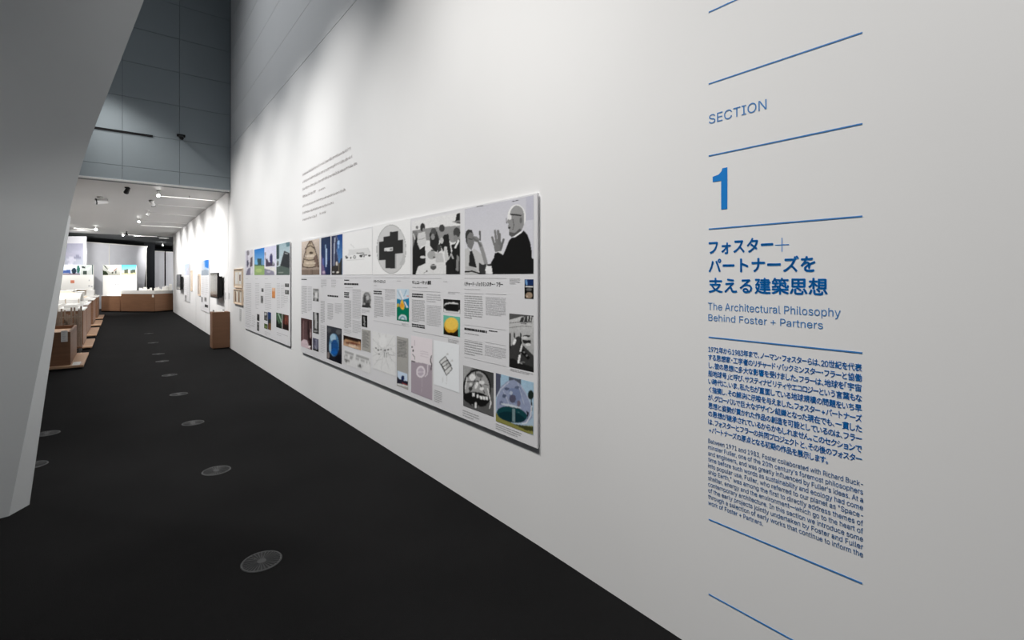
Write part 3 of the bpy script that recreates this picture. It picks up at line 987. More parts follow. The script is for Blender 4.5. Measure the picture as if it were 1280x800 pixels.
picture(t, XP, L_, (660, 812, 215, 600), (0, 118, 90), [('p', (206, 222, 234), [(650, 200), (815, 200), (815, 325), (745, 345), (725, 350), (650, 330)]), ('l', (120, 140, 160), 6, [(672, 235), (725, 345)]), ('l', (240, 240, 244), 14, [(700, 230), (740, 340)]), ('l', (120, 170, 200), 8, [(780, 225), (750, 300)]), ('e', (226, 150, 140), 795, 302, 14, 9),
    ('p', (24, 128, 168), [(650, 332), (720, 352), (815, 325), (815, 450), (740, 440), (650, 412)]), ('p', (240, 190, 60), [(715, 352), (735, 350), (758, 420), (745, 470), (720, 465), (695, 430)]), ('e', (232, 160, 50), 722, 420, 26, 30), ('p', (238, 240, 240), [(750, 370), (765, 372), (800, 440), (786, 452)]), ('p', (200, 180, 70), [(660, 400), (690, 390), (690, 430), (660, 440)]),
    ('e', (206, 224, 226), 733, 586, 52, 56), ('e', (120, 160, 180), 733, 590, 36, 40), ('e', (206, 224, 226), 733, 596, 22, 24), ('p', (0, 118, 90), [(650, 588), (815, 604), (815, 640), (650, 640)])], noise=.03, name='poster_print', label='green poster print with a yellow figure')
picture(t, XP, L_, (224, 342, 246, 438), 218, [('e', 112, 284, 350, 52, 100), ('e', 70, 262, 350, 14, 60), ('e', 186, 296, 322, 20, 32), ('e', 90, 300, 365, 16, 16), ('p', 58, [(222, 434), (238, 384), (318, 384), (330, 420), (342, 450), (222, 442)]), ('e', 150, 286, 280, 24, 16), ('e', 170, 252, 400, 12, 14)], noise=.07)
picture(t, XP, L_, (222, 290, 547, 680), 24, [('l', 205, 5, [(250, 560), (246, 590), (264, 620), (246, 650), (262, 675)]), ('l', 170, 5, [(262, 570), (250, 610), (262, 660)])], noise=.02, pitch=.6)
M_ = Crop(440, 400, 8)
txt = [('l', 118, 5, [(110 + 3 * (i % 2), 112 + i * 11), (172 - 5 * (i % 3), 124 + i * 11)]) for i in range(15)]
picture(t, XP, M_, (98, 186, 108, 300), (170, 168, 163), txt, noise=.03, name='caption_card')
picture(t, XP, M_, (205, 437, 160, 482), 230, [('l', 205, 5, [(320, 310), (320 + 150 * math.cos(a_ * .52 + .2), 310 + 190 * math.sin(a_ * .52 + .2))]) for a_ in range(12)] + [('l', 198, 4, [(320 + 60 * math.cos(k), 320 + 75 * math.sin(k)), (320 + 110 * math.cos(k + .5), 320 + 130 * math.sin(k + .5))]) for k in (0.3, 1.1, 1.9, 2.8, 3.6, 4.4, 5.2, 5.9)] + [('e', 90, 262, 300, 9, 8), ('e', 100, 290, 296, 8, 6), ('e', 90, 240, 280, 8, 6), ('e', 70, 360, 298, 9, 7), ('e', 100, 330, 304, 12, 8), ('e', 100, 272, 342, 10, 5), ('e', 120, 392, 290, 8, 5), ('l', 110, 6, [(325, 325), (322, 370)]), ('l', 130, 6, [(345, 330), (350, 372)]), ('l', 140, 6, [(360, 330), (372, 350)]), ('l', 170, 6, [(380, 345), (428, 356)]), ('e', 236, 310, 215, 38, 60)], noise=.03, name='sketch_drawing', label='white sheet with a radial pencil sketch')
txt = [('l', 112, 6, [(458 + 4 * (i % 2), 196 + i * 13.5), (548 - 7 * (i % 3), 212 + i * 13.5)]) for i in range(13)]
picture(t, XP, M_, (447, 562, 185, 655), (172, 170, 166), txt + [('p', (205, 222, 242), [(455, 508), (556, 538), (556, 620), (455, 590)]), ('e', (24, 40, 84), 508, 580, 17, 26), ('p', (36, 36, 52), [(447, 560), (475, 590), (562, 618), (562, 650), (447, 632)]), ('p', (150, 60, 60), [(500, 622), (556, 650), (556, 660), (500, 636)]), ('p', (225, 225, 225), [(447, 632), (560, 660), (560, 672), (447, 645)])], noise=.03, name='caption_card', label='grey text card with a small colour photograph')
N_ = Crop(370, 370, 6.153)
picture(t, XP, N_, (365, 500, 335, 378), [(70, 40, 30), (206, 170, 140)], [('p', (34, 20, 16), [(360, 290), (505, 325), (505, 355), (430, 350), (360, 330)]), ('l', (206, 160, 120), 10, [(380, 340), (440, 352), (490, 362)]), ('e', (100, 46, 30), 450, 366, 40, 9, 10), ('e', (110, 56, 40), 395, 362, 14, 8), ('e', (230, 205, 180), 440, 386, 40, 9, 12)], noise=.14)
picture(t, XP, N_, (365, 575, 480, 520), 226, [('l', 110, 5, [(375, 428), (445, 448)]), ('l', 110, 5, [(465, 458), (560, 486)])] + [('e', 150, 385 + k * 42, 462 + k * 13, 16, 8, 15) for k in range(5)] + [('e', 230, 385 + k * 42, 464 + k * 13, 9, 4, 15) for k in range(5)] + [('l', 80, 6, [(375, 486), (412, 500)]), ('l', 90, 6, [(420, 498), (445, 508)]), ('l', 60, 7, [(465, 516), (500, 530)]), ('l', 60, 7, [(470, 530), (500, 548)]), ('l', 80, 7, [(515, 535), (548, 545)]), ('l', 100, 5, [(380, 500), (400, 514)]), ('l', 100, 6, [(525, 548), (545, 556)])], noise=.02, name='sketch_drawing', label='white sheet of small pencil sketches')
O_ = Crop(370, 390, 9.41)
picture(t, XP, O_, (362, 537, 197, 547), [(58, 60, 68), (22, 24, 34)], [('e', (92, 94, 98), 500, 235, 30, 30), ('e', (80, 82, 86), 390, 215, 24, 30), ('e', (130, 120, 118), 378, 510, 16, 40), ('e', (92, 138, 176), 448, 388, 58, 134), ('e', (168, 200, 220), 436, 300, 34, 44), ('e', (28, 86, 150), 455, 420, 46, 96), ('e', (16, 96, 178), 444, 462, 36, 40), ('e', (150, 186, 210), 402, 420, 12, 60)] + [('l', (30, 60, 100), 4, [(408 + k * 1.2, 330 + k * 20), (440, 336 + k * 20), (496 - k, 324 + k * 22)]) for k in range(7)] + [('e', (14, 16, 26), 520, 560, 60, 60)], noise=.06, label='photograph of a blue egg-shaped form')
picture(t, XP, O_, (58, 188, 95, 400), [(74, 52, 52), (100, 74, 76)], [('l', (120, 94, 94), 16, [(90, 110), (86, 330)]), ('l', (100, 78, 80), 10, [(115, 120), (112, 320)]), ('l', (34, 20, 22), 14, [(142, 110), (150, 330)]), ('p', (212, 192, 198), [(55, 350), (90, 320), (130, 330), (150, 400), (176, 440), (55, 410)]), ('p', (36, 18, 22), [(150, 300), (188, 320), (188, 450), (160, 420)]), ('l', (190, 170, 170), 8, [(176, 200), (172, 300)]), ('e', (245, 235, 235), 158, 408, 14, 12)], noise=.1)
P_ = Crop(370, 340, 11.43)
picture(t, XP, P_, (243, 325, 240, 412), 172, [('l', 60, 12, [(255, 250), (320, 262)]), ('l', 80, 16, [(252, 300), (262, 330)]), ('p', 40, [(243, 370), (262, 372), (262, 425), (243, 420)]), ('p', 45, [(300, 385), (325, 375), (325, 430), (290, 425)]), ('e', 225, 288, 330, 18, 44), ('l', 90, 10, [(318, 300), (322, 360)])], noise=.1, pitch=.6)
picture(t, XP, O_, (200, 268, 12, 243), 60, [('p', 186, [(215, 10), (240, 0), (250, 120), (245, 200), (222, 190), (218, 80)]), ('p', 60, [(200, -100), (268, -100), (268, -40), (200, -30)]), ('e', 170, 240, -70, 16, 14), ('l', 210, 8, [(238, 40), (236, 170)]), ('e', 170, 232, 226, 24, 8), ('l', 120, 5, [(205, 160), (210, 235)])], noise=.12, pitch=.6)
MBt = MB()
picture(t, XP, O_, (198, 265, 322, 445), (104, 104, 122), [('l', (60, 60, 80), 8, [(215, 320), (212, 450)]), ('l', (160, 160, 180), 8, [(235, 330), (240, 420)]), ('p', 36, [(198, 430), (265, 440), (265, 480), (198, 460)]), ('l', (205, 205, 215), 7, [(225, 400), (240, 440)])], noise=.14, pitch=.6)

# headings and text on the large panel
for body, xl, xr, yt_, yb_h in (('リチャード・バックミンスター・フラー', 580.6, 628.6, 352.0, 357.6), ('サミュエル・ベケット劇場', 515.2, 538.6, 350.6, 355.4), ('クライマトロフィス', 467.2, 481.6, 349.8, 353.8)):
    hd = MB()
    xtext(hd, XP, body, xl, xr, yt_, yb_h, offset=.03, res=2)
    hd.build('panel_heading', M['inkdark'], t)
bd = MB()
for (x0, x1, y0, y1, n) in ((580.4, 608.4, 409.4, 413.6, 1), (515, 528.8, 366.6, 372.2, 2), (514.8, 531, 404.2, 409, 2), (467, 477.2, 363.2, 368.4, 2), (430.2, 448, 353.8, 357.2, 1), (430.2, 436.4, 349.6, 351.6, 1), (430.2, 436.4, 365, 372.5, 3), (409.4, 422.8, 368.6, 371.6, 1), (376.8, 383.6, 348.7, 350.4, 1), (611, 622, 412.6, 414.4, 1)):
    rows(bd, XP, x0, x1, y0, y1, n, bold=True, ragged=False)
bd.build('subheading_text', M['inkdark'], t)['kind'] = 'stuff'
tx = MB()
for (x0, x1, y0, y1, n) in ((580.4, 603.2, 369.2, 398.4, 11), (580.4, 603, 425.5, 443.5, 6), (514.8, 530.8, 374.4, 402.2, 14), (467.6, 479, 370.2, 397, 15), (430.4, 439, 375, 410, 18), (637, 650, 348.2, 356, 4),
                            (376.8, 383.6, 357.6, 392.6, 18), (409.4, 416.4, 379, 399.6, 11), (560, 573.4, 423.4, 428.4, 3), (578.4, 599, 512, 521, 3), (619.6, 652, 529, 537, 3), (637.5, 666, 460.6, 464, 2), (542.8, 552.4, 487, 502.5, 7), (400.8, 405.8, 376, 404, 14), (580.4, 609, 415.5, 417.8, 1), (596, 614, 258.2, 259.8, 1)):
    rows(tx, XP, x0, x1, y0, y1, n)
o = tx.build('body_text', M['ink'], t); o['kind'] = 'stuff'
tx = MB()
for (x0, x1, y0, y1, n) in ((607, 632.2, 371, 394, 13), (606, 632.2, 431, 444.6, 7), (533.2, 551, 367.2, 378.4, 4), (533.2, 551, 381, 406.6, 13), (481.2, 494, 361.5, 375, 8), (481.2, 494, 377, 395.4, 11), (440.6, 451, 361.4, 398, 20), (384.6, 389.8, 358.2, 389.5, 16), (418.6, 427.2, 378.6, 391.8, 7),
                            (580.4, 606.8, 360.7, 362.6, 1), (515.2, 546, 358.3, 360.4, 1), (467.2, 474, 356.4, 358, 1), (431, 447, 358.8, 360.2, 1), (560, 575, 364.6, 367.6, 2), (554, 562, 351.4, 353, 1), (496, 502, 350.6, 352.2, 1), (502, 511, 403.5, 406, 2), (401, 408, 349.5, 360, 5), (414, 420, 349.5, 360, 5), (430.4, 439, 411, 416.5, 3), (440.6, 451, 400, 416, 8), (452.4, 462, 386.4, 391.5, 3), (400.6, 406.6, 406, 441, 16), (640, 660, 251.5, 253, 1), (555, 560, 266, 267, 1)):
    rows(tx, XP, x0, x1, y0, y1, n, fill=.5)
o = tx.build('pale_text', M['inkpale'], t); o['kind'] = 'stuff'
rl = MB()
for (x0, x1, y) in ((580.4, 633, 347.6), (580.4, 604.5, 366.2), (607, 633, 367), (580.4, 632.5, 405.6), (580.4, 603, 424), (606, 632.4, 427.4), (580.4, 632.5, 446), (515, 552, 347.8), (515, 550, 363.4), (515, 573, 413.5), (467, 512, 347), (467, 494, 361), (467, 512, 400.5), (430.4, 464, 347), (430.4, 452, 361.8), (377, 428, 347.2)):
    hline(rl, XP, x0, x1, y, .0012)
rl.build('rule_lines', M['rule'], t)

# ------------------------------------------------------------------ the second panel
t, XF = info_board('white exhibition panel with skyline photographs, between wooden frames and the long panel', 305.6, 362.4, 302.2, 433.2)
XP = XF - .0012
Q_ = Crop(300, 300, 12.31)
R_ = Crop(300, 360, 10)
picture(t, XP, Q_, (84, 196, 140, 540), (216, 214, 224), [('e', (130, 125, 135), 122, 200, 22, 40), ('l', (170, 160, 180), 18, [(112, 240), (116, 420)]), ('e', (70, 70, 95), 118, 360, 16, 50), ('p', (96, 84, 92), [(160, 280), (190, 255), (190, 400), (150, 420)]), ('p', (124, 120, 140), [(120, 440), (160, 420), (160, 540), (90, 540)]), ('e', (235, 232, 238), 178, 480, 14, 50)], noise=.07, pitch=.6, label='pale photograph of slender towers')
picture(t, XP, Q_, (222, 375, 116, 540), [(30, 124, 206), (160, 208, 240)], [('p', (150, 178, 116), [(215, 388), (380, 384), (380, 545), (215, 545)]), ('p', (90, 120, 96), [(215, 375), (250, 378), (380, 384), (380, 398), (215, 400)]), ('p', (56, 84, 88), [(264, 288), (330, 282), (334, 384), (275, 384)]), ('e', (120, 190, 226), 250, 340, 14, 40), ('l', (110, 120, 110), 12, [(352, 320), (352, 384)]), ('e', (176, 198, 130), 290, 470, 50, 30)], noise=.05, pitch=.6, label='photograph of a green lawn under blue sky')
picture(t, XP, Q_, (375, 560, 78, 540), [(214, 214, 236), (232, 230, 240)], [('l', (130, 120, 120), 14, [(388, 190), (392, 300)]), ('p', (74, 64, 84), [(395, 300), (420, 285), (440, 340), (470, 340), (500, 330), (530, 360), (530, 400), (395, 412)]), ('e', (62, 62, 104), 481, 285, 25, 76), ('p', (180, 185, 190), [(500, 340), (520, 340), (520, 385), (500, 385)]), ('p', (142, 140, 158), [(375, 440), (470, 450), (520, 490), (530, 540), (375, 540)]), ('e', (190, 185, 200), 440, 490, 30, 14), ('p', (232, 230, 226), [(375, 418), (540, 414), (555, 470), (540, 540), (520, 480), (375, 436)])], noise=.06, pitch=.6, label='photograph of a rounded tower above a river')
picture(t, XP, Q_, (560, 764, 28, 540), [(160, 184, 192), (214, 224, 228)], [('p', (58, 78, 82), [(560, 76), (604, 76), (606, 270), (590, 300), (556, 290)]), ('p', (100, 130, 140), [(700, 30), (768, 20), (768, 90), (720, 110)]), ('p', (52, 56, 60), [(680, 165), (768, 205), (768, 450), (640, 440), (618, 390)]), ('l', (220, 225, 228), 8, [(690, 200), (730, 214)]), ('p', (88, 102, 96), [(556, 412), (640, 400), (768, 440), (768, 545), (556, 545)]), ('p', (96, 96, 96), [(570, 310), (600, 330), (590, 400), (565, 395)]), ('e', (150, 160, 150), 630, 500, 40, 10)], noise=.07, pitch=.6, label='photograph of a dark glass building')
for (r, bgc, sh) in (((400, 441, 0, 124), (222, 186, 158), [('p', (212, 140, 80), [(400, 40), (441, 40), (441, 126), (400, 126)]), ('l', (150, 90, 60), 8, [(404, 118), (440, 122)]), ('l', 120, 6, [(402, -60), (440, -60)])]),
                     ((562, 612, -55, -14), 80, [('e', 150, 590, -40, 12, 10)]), ((562, 612, 28, 76), 90, [('e', 160, 580, 50, 10, 14)]),
                     ((268, 294, 5, 48), 120, [('e', 60, 282, 35, 8, 12)]), ((258, 290, 100, 188), 150, [('e', 70, 278, 150, 10, 26), ('e', 80, 266, 110, 12, 8)]),
                     ((212, 243, 332, 405), 60, [('e', 30, 228, 380, 12, 20)]), ((212, 240, 430, 530), 80, [('e', 160, 226, 450, 8, 10), ('e', 130, 222, 500, 8, 14)]),
                     ((302, 345, 306, 400), 70, [('e', 200, 320, 325, 14, 18), ('e', 130, 330, 380, 12, 14)]), ((348, 388, 308, 515), (36, 62, 110), [('p', (120, 84, 50), [(348, 440), (390, 440), (390, 530), (348, 525)]), ('p', (30, 40, 30), [(348, 390), (390, 390), (390, 440), (348, 440)])]),
                     ((302, 345, 455, 502), (70, 90, 50), [('e', (150, 160, 100), 325, 485, 12, 10)]),
                     ((452, 524, 322, 488), (46, 76, 52), [('l', (190, 215, 195), 8, [(480, 320), (520, 430)]), ('p', (20, 26, 24), [(452, 400), (500, 430), (515, 510), (452, 490)]), ('l', (110, 140, 110), 8, [(455, 330), (490, 440)])]),
                     ((530, 608, 342, 510), (82, 38, 30), [('p', (52, 64, 40), [(530, 320), (555, 330), (545, 400), (530, 400)]), ('l', (150, 84, 70), 9, [(575, 345), (568, 470)]), ('l', (140, 80, 70), 6, [(595, 350), (592, 440)]), ('p', (30, 18, 16), [(540, 440), (608, 470), (608, 540), (540, 520)])])):
    picture(t, XP, R_, r, bgc, sh, noise=.12, pitch=.6)
tx = MB()
for (x0, x1, y0, y1, n) in ((307, 311, 348, 350, 1), (319, 324, 348, 350, 1), (331, 339.5, 348, 350, 1), (346, 352, 348, 350, 1), (307, 314, 354, 405, 22), (315, 319, 394, 408, 7)):
    rows(tx, XP, x0, x1, y0, y1, n, fill=.35)
for (x0, x1, y0, y1, n) in ((319, 324, 354, 384, 14), (331, 339, 354, 388, 15), (346, 350, 354, 388, 16), (319.5, 327.8, 384.5, 387, 1), (351, 355.5, 356, 386, 14), (331, 338, 414, 419, 3), (346, 360, 415, 420, 2), (307, 318, 404, 409, 2), (355, 360, 370, 380, 4)):
    rows(tx, XP, x0, x1, y0, y1, n, fill=.35)
tx.build('body_text', M['inkpale'], t)['kind'] = 'stuff'

# ------------------------------------------------------------------ wall quotation above the long panel
qx = WX - .0012
qo = on_x(378, 270, qx)
qt = thing('wall_quotation', 'small grey lettering of a quotation in two languages above the long panel', 'wall text', (WX, qo.y, qo.z))


def microtext(mb, X, x0, x1, y0, h_px, dens=1.0):
    """one row of letter strokes too small to read; starts at pixel (x0,y0) = top of row"""
    A, B = on_x(x0, y0, X), on_x(x0, y0 + h_px, X)
    end = on_x(x1, 347, X).y
    h = A.z - B.z
    y = A.y
    while y > end:
        n = random.randint(2, 8)
        for _ in range(n):
            w_ = h * .34
            if y - w_ < end:
                break
            up = h * random.choice((.62, .62, .62, 1.0))
            lo = -h * random.choice((0, 0, 0, 0, .25))
            mb.quad((X, y, B.z + lo), (X, y - w_ * .28, B.z + lo), (X, y - w_ * .28, B.z + up), (X, y, B.z + up))
            k = random.choice((.0, .45))
            mb.quad((X, y - w_ * .28, B.z + h * k), (X, y - w_ * .8, B.z + h * k), (X, y - w_ * .8, B.z + h * (k + .17)), (X, y - w_ * .28, B.z + h * (k + .17)))
            y -= w_ * 1.05
        y -= h * .4


for (x0, x1, y0, h_) in ((378.2, 438.6, 216.2, 3.6), (378.2, 440.6, 225.4, 3.6), (378.2, 446.8, 234.4, 3.6), (378.2, 394.8, 243.8, 3.6), (398.0, 406.8, 236.6, 2.8)):
    mb = MB()
    microtext(mb, qx, x0, x1, y0, h_)
    mb.build('english_quotation_line', M['quote'], qt)
for (x0, x1, y0, h_) in ((378.2, 432.5, 256.0, 3.0), (378.2, 417.6, 264.8, 3.0), (378.2, 396.4, 273.0, 3.0), (399.5, 408, 265.4, 2.8)):
    mb = MB()
    microtext(mb, qx, x0, x1, y0, h_)
    mb.build('japanese_quotation_line', M['quote'], qt)

# ------------------------------------------------------------------ far panels in the gallery
def far_panel(label, xl, xr, yt, yb, pic, pics2, lines):
    t, XF = info_board(label, xl, xr, yt, yb)
    X = XF - .002
    c = Crop(0, 0, 1)
    picture(t, X, c, *pic, noise=.05, pitch=.5)
    for p in pics2:
        picture(t, X, c, *p, noise=.08, pitch=.5)
    mb = MB()
    for l in lines:
        rows(mb, X, *l, fill=.3)
    mb.build('body_text', M['rule'], t)['kind'] = 'stuff'
    return t


far_panel('narrow white panel with blue sky photograph, left of the pedestal', 251.2, 261.2, 323.2, 391.4,
          ((251.6, 260.8, 324.4, 344.2), [(120, 170, 220), (205, 212, 218)], [('p', (46, 120, 200), [(256, 320), (262, 320), (262, 336), (256, 334)]), ('p', (150, 160, 172), [(251, 336), (262, 338), (262, 345), (251, 345)]), ('p', (190, 195, 205), [(251, 324), (254.5, 322), (254.5, 338), (251, 338)])]),
          [((251.8, 253.2, 371.4, 377.3), 90, []), ((255.5, 258.3, 372, 376.5), 150, [('e', 90, 256.8, 374, .8, 1.5)]), ((256, 260, 381.5, 383.6), 60, [('e', 130, 259, 384.5, .8, .6)])],
          ((252, 255.5, 347, 369, 9), (256.5, 260.3, 347, 370, 9)))
far_panel('narrow white panel with faded lavender photograph, right of the small far television', 229.8, 236.6, 328.2, 378.0,
          ((230.2, 236.3, 329.2, 344.0), [(190, 205, 228), (206, 210, 224)], [('l', (170, 180, 210), .8, [(232, 330), (232.4, 344)]), ('p', (200, 200, 212), [(234, 335), (236.5, 335), (236.5, 345), (234, 345)])]),
          [((231, 233.2, 369, 376), 170, [('e', 120, 232.2, 371, .5, 2)])], ((230.6, 232.8, 347, 366, 8), (233.4, 236, 347, 372, 10)))

# shallow wooden display frames
PALE = mat('pale_frame_wood', (0.78, 0.62, 0.47, 1), 0.6, 0.05, 9)


def wood_frame(label, xl, xr, yt, yb, kind):
    XF = WX - .03
    R1, R2, L1 = on_x(xr, yt, XF), on_x(xr, yb, XF), on_x(xl, 347, XF)
    y0, y1, z0, z1 = R1.y, L1.y, R2.z, R1.z
    t = thing('display_frame', label, 'frame', (WX, y0, z0), 'wooden frames on the white wall')
    w_ = .02
    pale = PALE
    MB().box(WX - .016, WX, y0 + .005, y1 - .005, z0 + .005, z1 - .005).build('backing', M['cream'], t)
    for (a, b, c_, d_) in ((y0, y1, z0, z0 + w_), (y0, y1, z1 - w_, z1), (y0, y0 + w_, z0 + w_, z1 - w_), (y1 - w_, y1, z0 + w_, z1 - w_)):
        MB().box(XF, WX, a, b, c_, d_).build('frame_rail', pale, t, bevel=.002)
    if kind == 0:
        for k, (a, b) in enumerate(((.12, .42), (.55, .88))):
            MB().box(WX - .020, WX - .016, y0 + (y1 - y0) * a, y0 + (y1 - y0) * b, z0 + .08, z1 - .07).build('drawing_sheet', M['white'], t)
        MB().box(WX - .023, WX - .020, y0 + (y1 - y0) * .2, y0 + (y1 - y0) * .32, z0 + .14, z0 + .26).build('drawing', M['wood'], t)
    else:
        for k in range(4):
            a = y0 + (y1 - y0) * (.16 + .2 * k)
            MB().slabq((WX - .017, a, z0 + .05), (WX - .017, a + .06, z0 + .05), (WX - .017, a + .02 + .02 * k, z1 - .05), (WX - .017, a - .01 + .02 * k, z1 - .05), (-1, 0, 0), .008).build('model_strut', M['wood'] if k % 2 else M['white'], t)
    return t


wood_frame('upper pale wooden frame with white drawing sheets, beside skyline panel', 292.2, 302.0, 335.4, 360.4, 0)
wood_frame('lower pale wooden frame holding thin wooden struts, beside skyline panel', 291.9, 302.3, 362.2, 381.8, 1)
wood_frame('tiny beige frame on far wall left of blue sky panel', 247.2, 249.5, 342.6, 369.9, 1)
wood_frame('farthest beige frame, just right of lavender panel', 238.0, 239.3, 338.0, 364.0, 0)


def caption(label, xl, xr, yt, yb, n):
    R1, R2, L1 = on_x(xr, yt), on_x(xr, yb), on_x(xl, 347)
    t = thing('caption_label', label, 'label', (WX, R1.y, R2.z), 'small captions on the white wall')
    MB().box(WX - .004, WX, R1.y, L1.y, R2.z, R1.z).build('card', mat('caption_card', (.62, .62, .62, 1), .6), t)
    mb = MB()
    rows(mb, WX - .005, xl + .4, xr - .4, yt + 1.2, yb - .6, n, fill=.4)
    mb.build('caption_text', M['ink'], t)['kind'] = 'stuff'


caption('tall narrow grey caption label below the lower wooden frame', 299.4, 301.6, 385.8, 401.6, 8)
caption('small grey caption label on wall right of large television', 280.6, 282.6, 365.5, 374.5, 5)
caption('faint small caption label between television and wooden frames', 285.8, 287.2, 366.0, 374.0, 4)


# ------------------------------------------------------------------ televisions
def television(label, X, Y0, Y1, z0, z1, depth):
    t = thing('television', label, 'television', (WX, Y0, z0))
    MB().box(X, X + .035, Y0, Y1, z0, z1).build('bezel', M['black'], t, bevel=.004)
    MB().box(X - .002, X, Y0 + .025, Y1 - .025, z0 + .03, z1 - .025).build('screen', M['screen'], t)
    MB().box(X + .035, X + depth, Y0 + .02, Y1 - .1, z0 + .02, z1 - .08).build('housing', M['black'], t, bevel=.01)
    MB().box(X + depth, WX, Y0 + .25, Y1 - .3, z0 + .12, z1 - .15).build('wall_bracket', M['metal'], t)
    return t


television('large black television facing the aisle above the brown pedestal', 1.686, 12.5, 13.59, 1.029, 1.609, .10)
a = on_x(225.3, 347, 1.69).y
b = on_x(220.6, 347, 1.69).y
zt = on_x(225.3, 343, 1.69).z
zb = on_x(225.3, 362.6, 1.69).z
television('smaller-looking black television near far end of the white wall', 1.69, a, b, zb, zt, .08)

pd = thing('pedestal', 'brown wooden box pedestal standing against wall below the large television', 'pedestal', (1.65, 11.95, 0))
MB().box(1.495, WX - .004, 11.76, 12.10, 0.02, .774).build('box_body', M['wood'], pd, bevel=.003)
MB().box(1.52, WX - .03, 11.785, 12.08, 0, .02).build('recessed_base', M['black'], pd)
hs = thing('handout_tray', 'low clear and white leaflet tray on top of the brown pedestal', 'tray', (1.62, 11.93, .774))
MB().box(1.54, 1.72, 11.82, 12.04, .774, .782).build('tray_base', M['white'], hs, bevel=.002)
MB().box(1.56, 1.70, 11.84, 12.02, .783, .80).build('leaflet_stack', M['white'], hs)
MB().box(1.536, 1.54, 11.82, 12.04, .774, .815).build('tray_side', M['glass'], hs)
MB().box(1.72, 1.724, 11.82, 12.04, .774, .815).build('tray_side', M['glass'], hs)


# ================================================================== FLOOR GRILLES
def floor_grille(px, py, label, r=.0995, x=None):
    c = on_z(px, py)
    t = thing('floor_grille', label, 'floor vent', (c.x, c.y, 0), 'round floor grilles in the carpet')
    n = 40
    ring = MB()
    vs, fs = [], []
    prof = ((r, .0005), (r - .002, .0035), (r - .010, .0035), (r - .012, .001))
    for k in range(n):
        a = 2 * math.pi * k / n
        for (rr, z) in prof:
            vs.append((c.x + rr * math.cos(a), c.y + rr * math.sin(a), z))
    m = len(prof)
    for k in range(n):
        for j in range(m - 1):
            a0, a1 = k * m + j, ((k + 1) % n) * m + j
            fs.append((a0, a1, a1 + 1, a0 + 1))
    ring.add(vs, fs).build('rim', M['grille'], t)
    MB().tube((c.x, c.y, .0003), (c.x, c.y, .0008), r - .011, n=n).build('pan', M['black'], t)
    MB().tube((c.x, c.y, .0008), (c.x, c.y, .0035), .022, n=20).build('hub', M['grille'], t)
    f = MB()
    for k in range(30):
        a = 2 * math.pi * k / 30 + .1
        da = .034
        r0, r1 = .020, r - .011
        P = [(r0, -da * 1.4), (r1, -da), (r1, da), (r0, da * 1.4)]
        pl = [(c.x + q_[0] * math.cos(a + q_[1] * (1.2 if q_[0] < .05 else 1)), c.y + q_[0] * math.sin(a + q_[1] * (1.2 if q_[0] < .05 else 1))) for q_ in P]
        f.hexa(pl, .0009, .003)
    for rr in ():
        for k in range(n):
            a0, a1 = 2 * math.pi * k / n, 2 * math.pi * (k + 1) / n
            f.hexa([(c.x + (rr - .0018) * math.cos(a0), c.y + (rr - .0018) * math.sin(a0)), (c.x + (rr + .0018) * math.cos(a0), c.y + (rr + .0018) * math.sin(a0)), (c.x + (rr + .0018) * math.cos(a1), c.y + (rr + .0018) * math.sin(a1)), (c.x + (rr - .0018) * math.cos(a1), c.y + (rr - .0018) * math.sin(a1))], .0009, .0032)
    f.build('vanes', M['grille'], t)
    return t


order = ['nearest', 'second nearest', 'third nearest', 'fourth nearest', 'fifth nearest', 'sixth nearest', 'seventh nearest', 'eighth nearest']
for i, (px, py) in enumerate(((327, 701.7), (270.5, 588.4), (241.3, 528.8), (223.4, 492.8), (211.9, 469.0), (202.7, 451.7), (198.0, 442.6), (191.4, 428.6))):
    floor_grille(px, py, 'round radial floor grille, %s in the row down the middle aisle' % order[i])
floor_grille(186.0, 417.0, 'round radial floor grille, farthest in the row down the middle aisle')
floor_grille(58.3, 542.2, 'round floor grille peeking out beside canted wall, the upper farther one')
floor_grille(39.5, 581.8, 'round floor grille half hidden by canted wall, the lower nearer one')

# ================================================================== GALLERY: PLINTHS ON THE LEFT
def plinth_set(i, tr_a, tr_b, px_edge, ztop, xl, label, tall=None):
    """tray from its two right-hand corners (pixels on the floor); plinth box on it"""
    A = on_z(*tr_a)
    B = on_z(*tr_b)
    X1 = (A.x + B.x) / 2
    Y0, Y1 = A.y, B.y
    t = thing('display_plinth', label, 'plinth', (X1 - 1.0, Y0, 0), 'brown display plinths along the left')
    MB().box(xl, X1 - .02, Y0 + .02, Y1 - .02, 0, .03).build('recessed_foot', M['black'], t)
    MB().box(xl, X1, Y0, Y1, .03, .065).build('base_tray', M['plywood'], t, bevel=.003)
    return t, X1, Y0, Y1


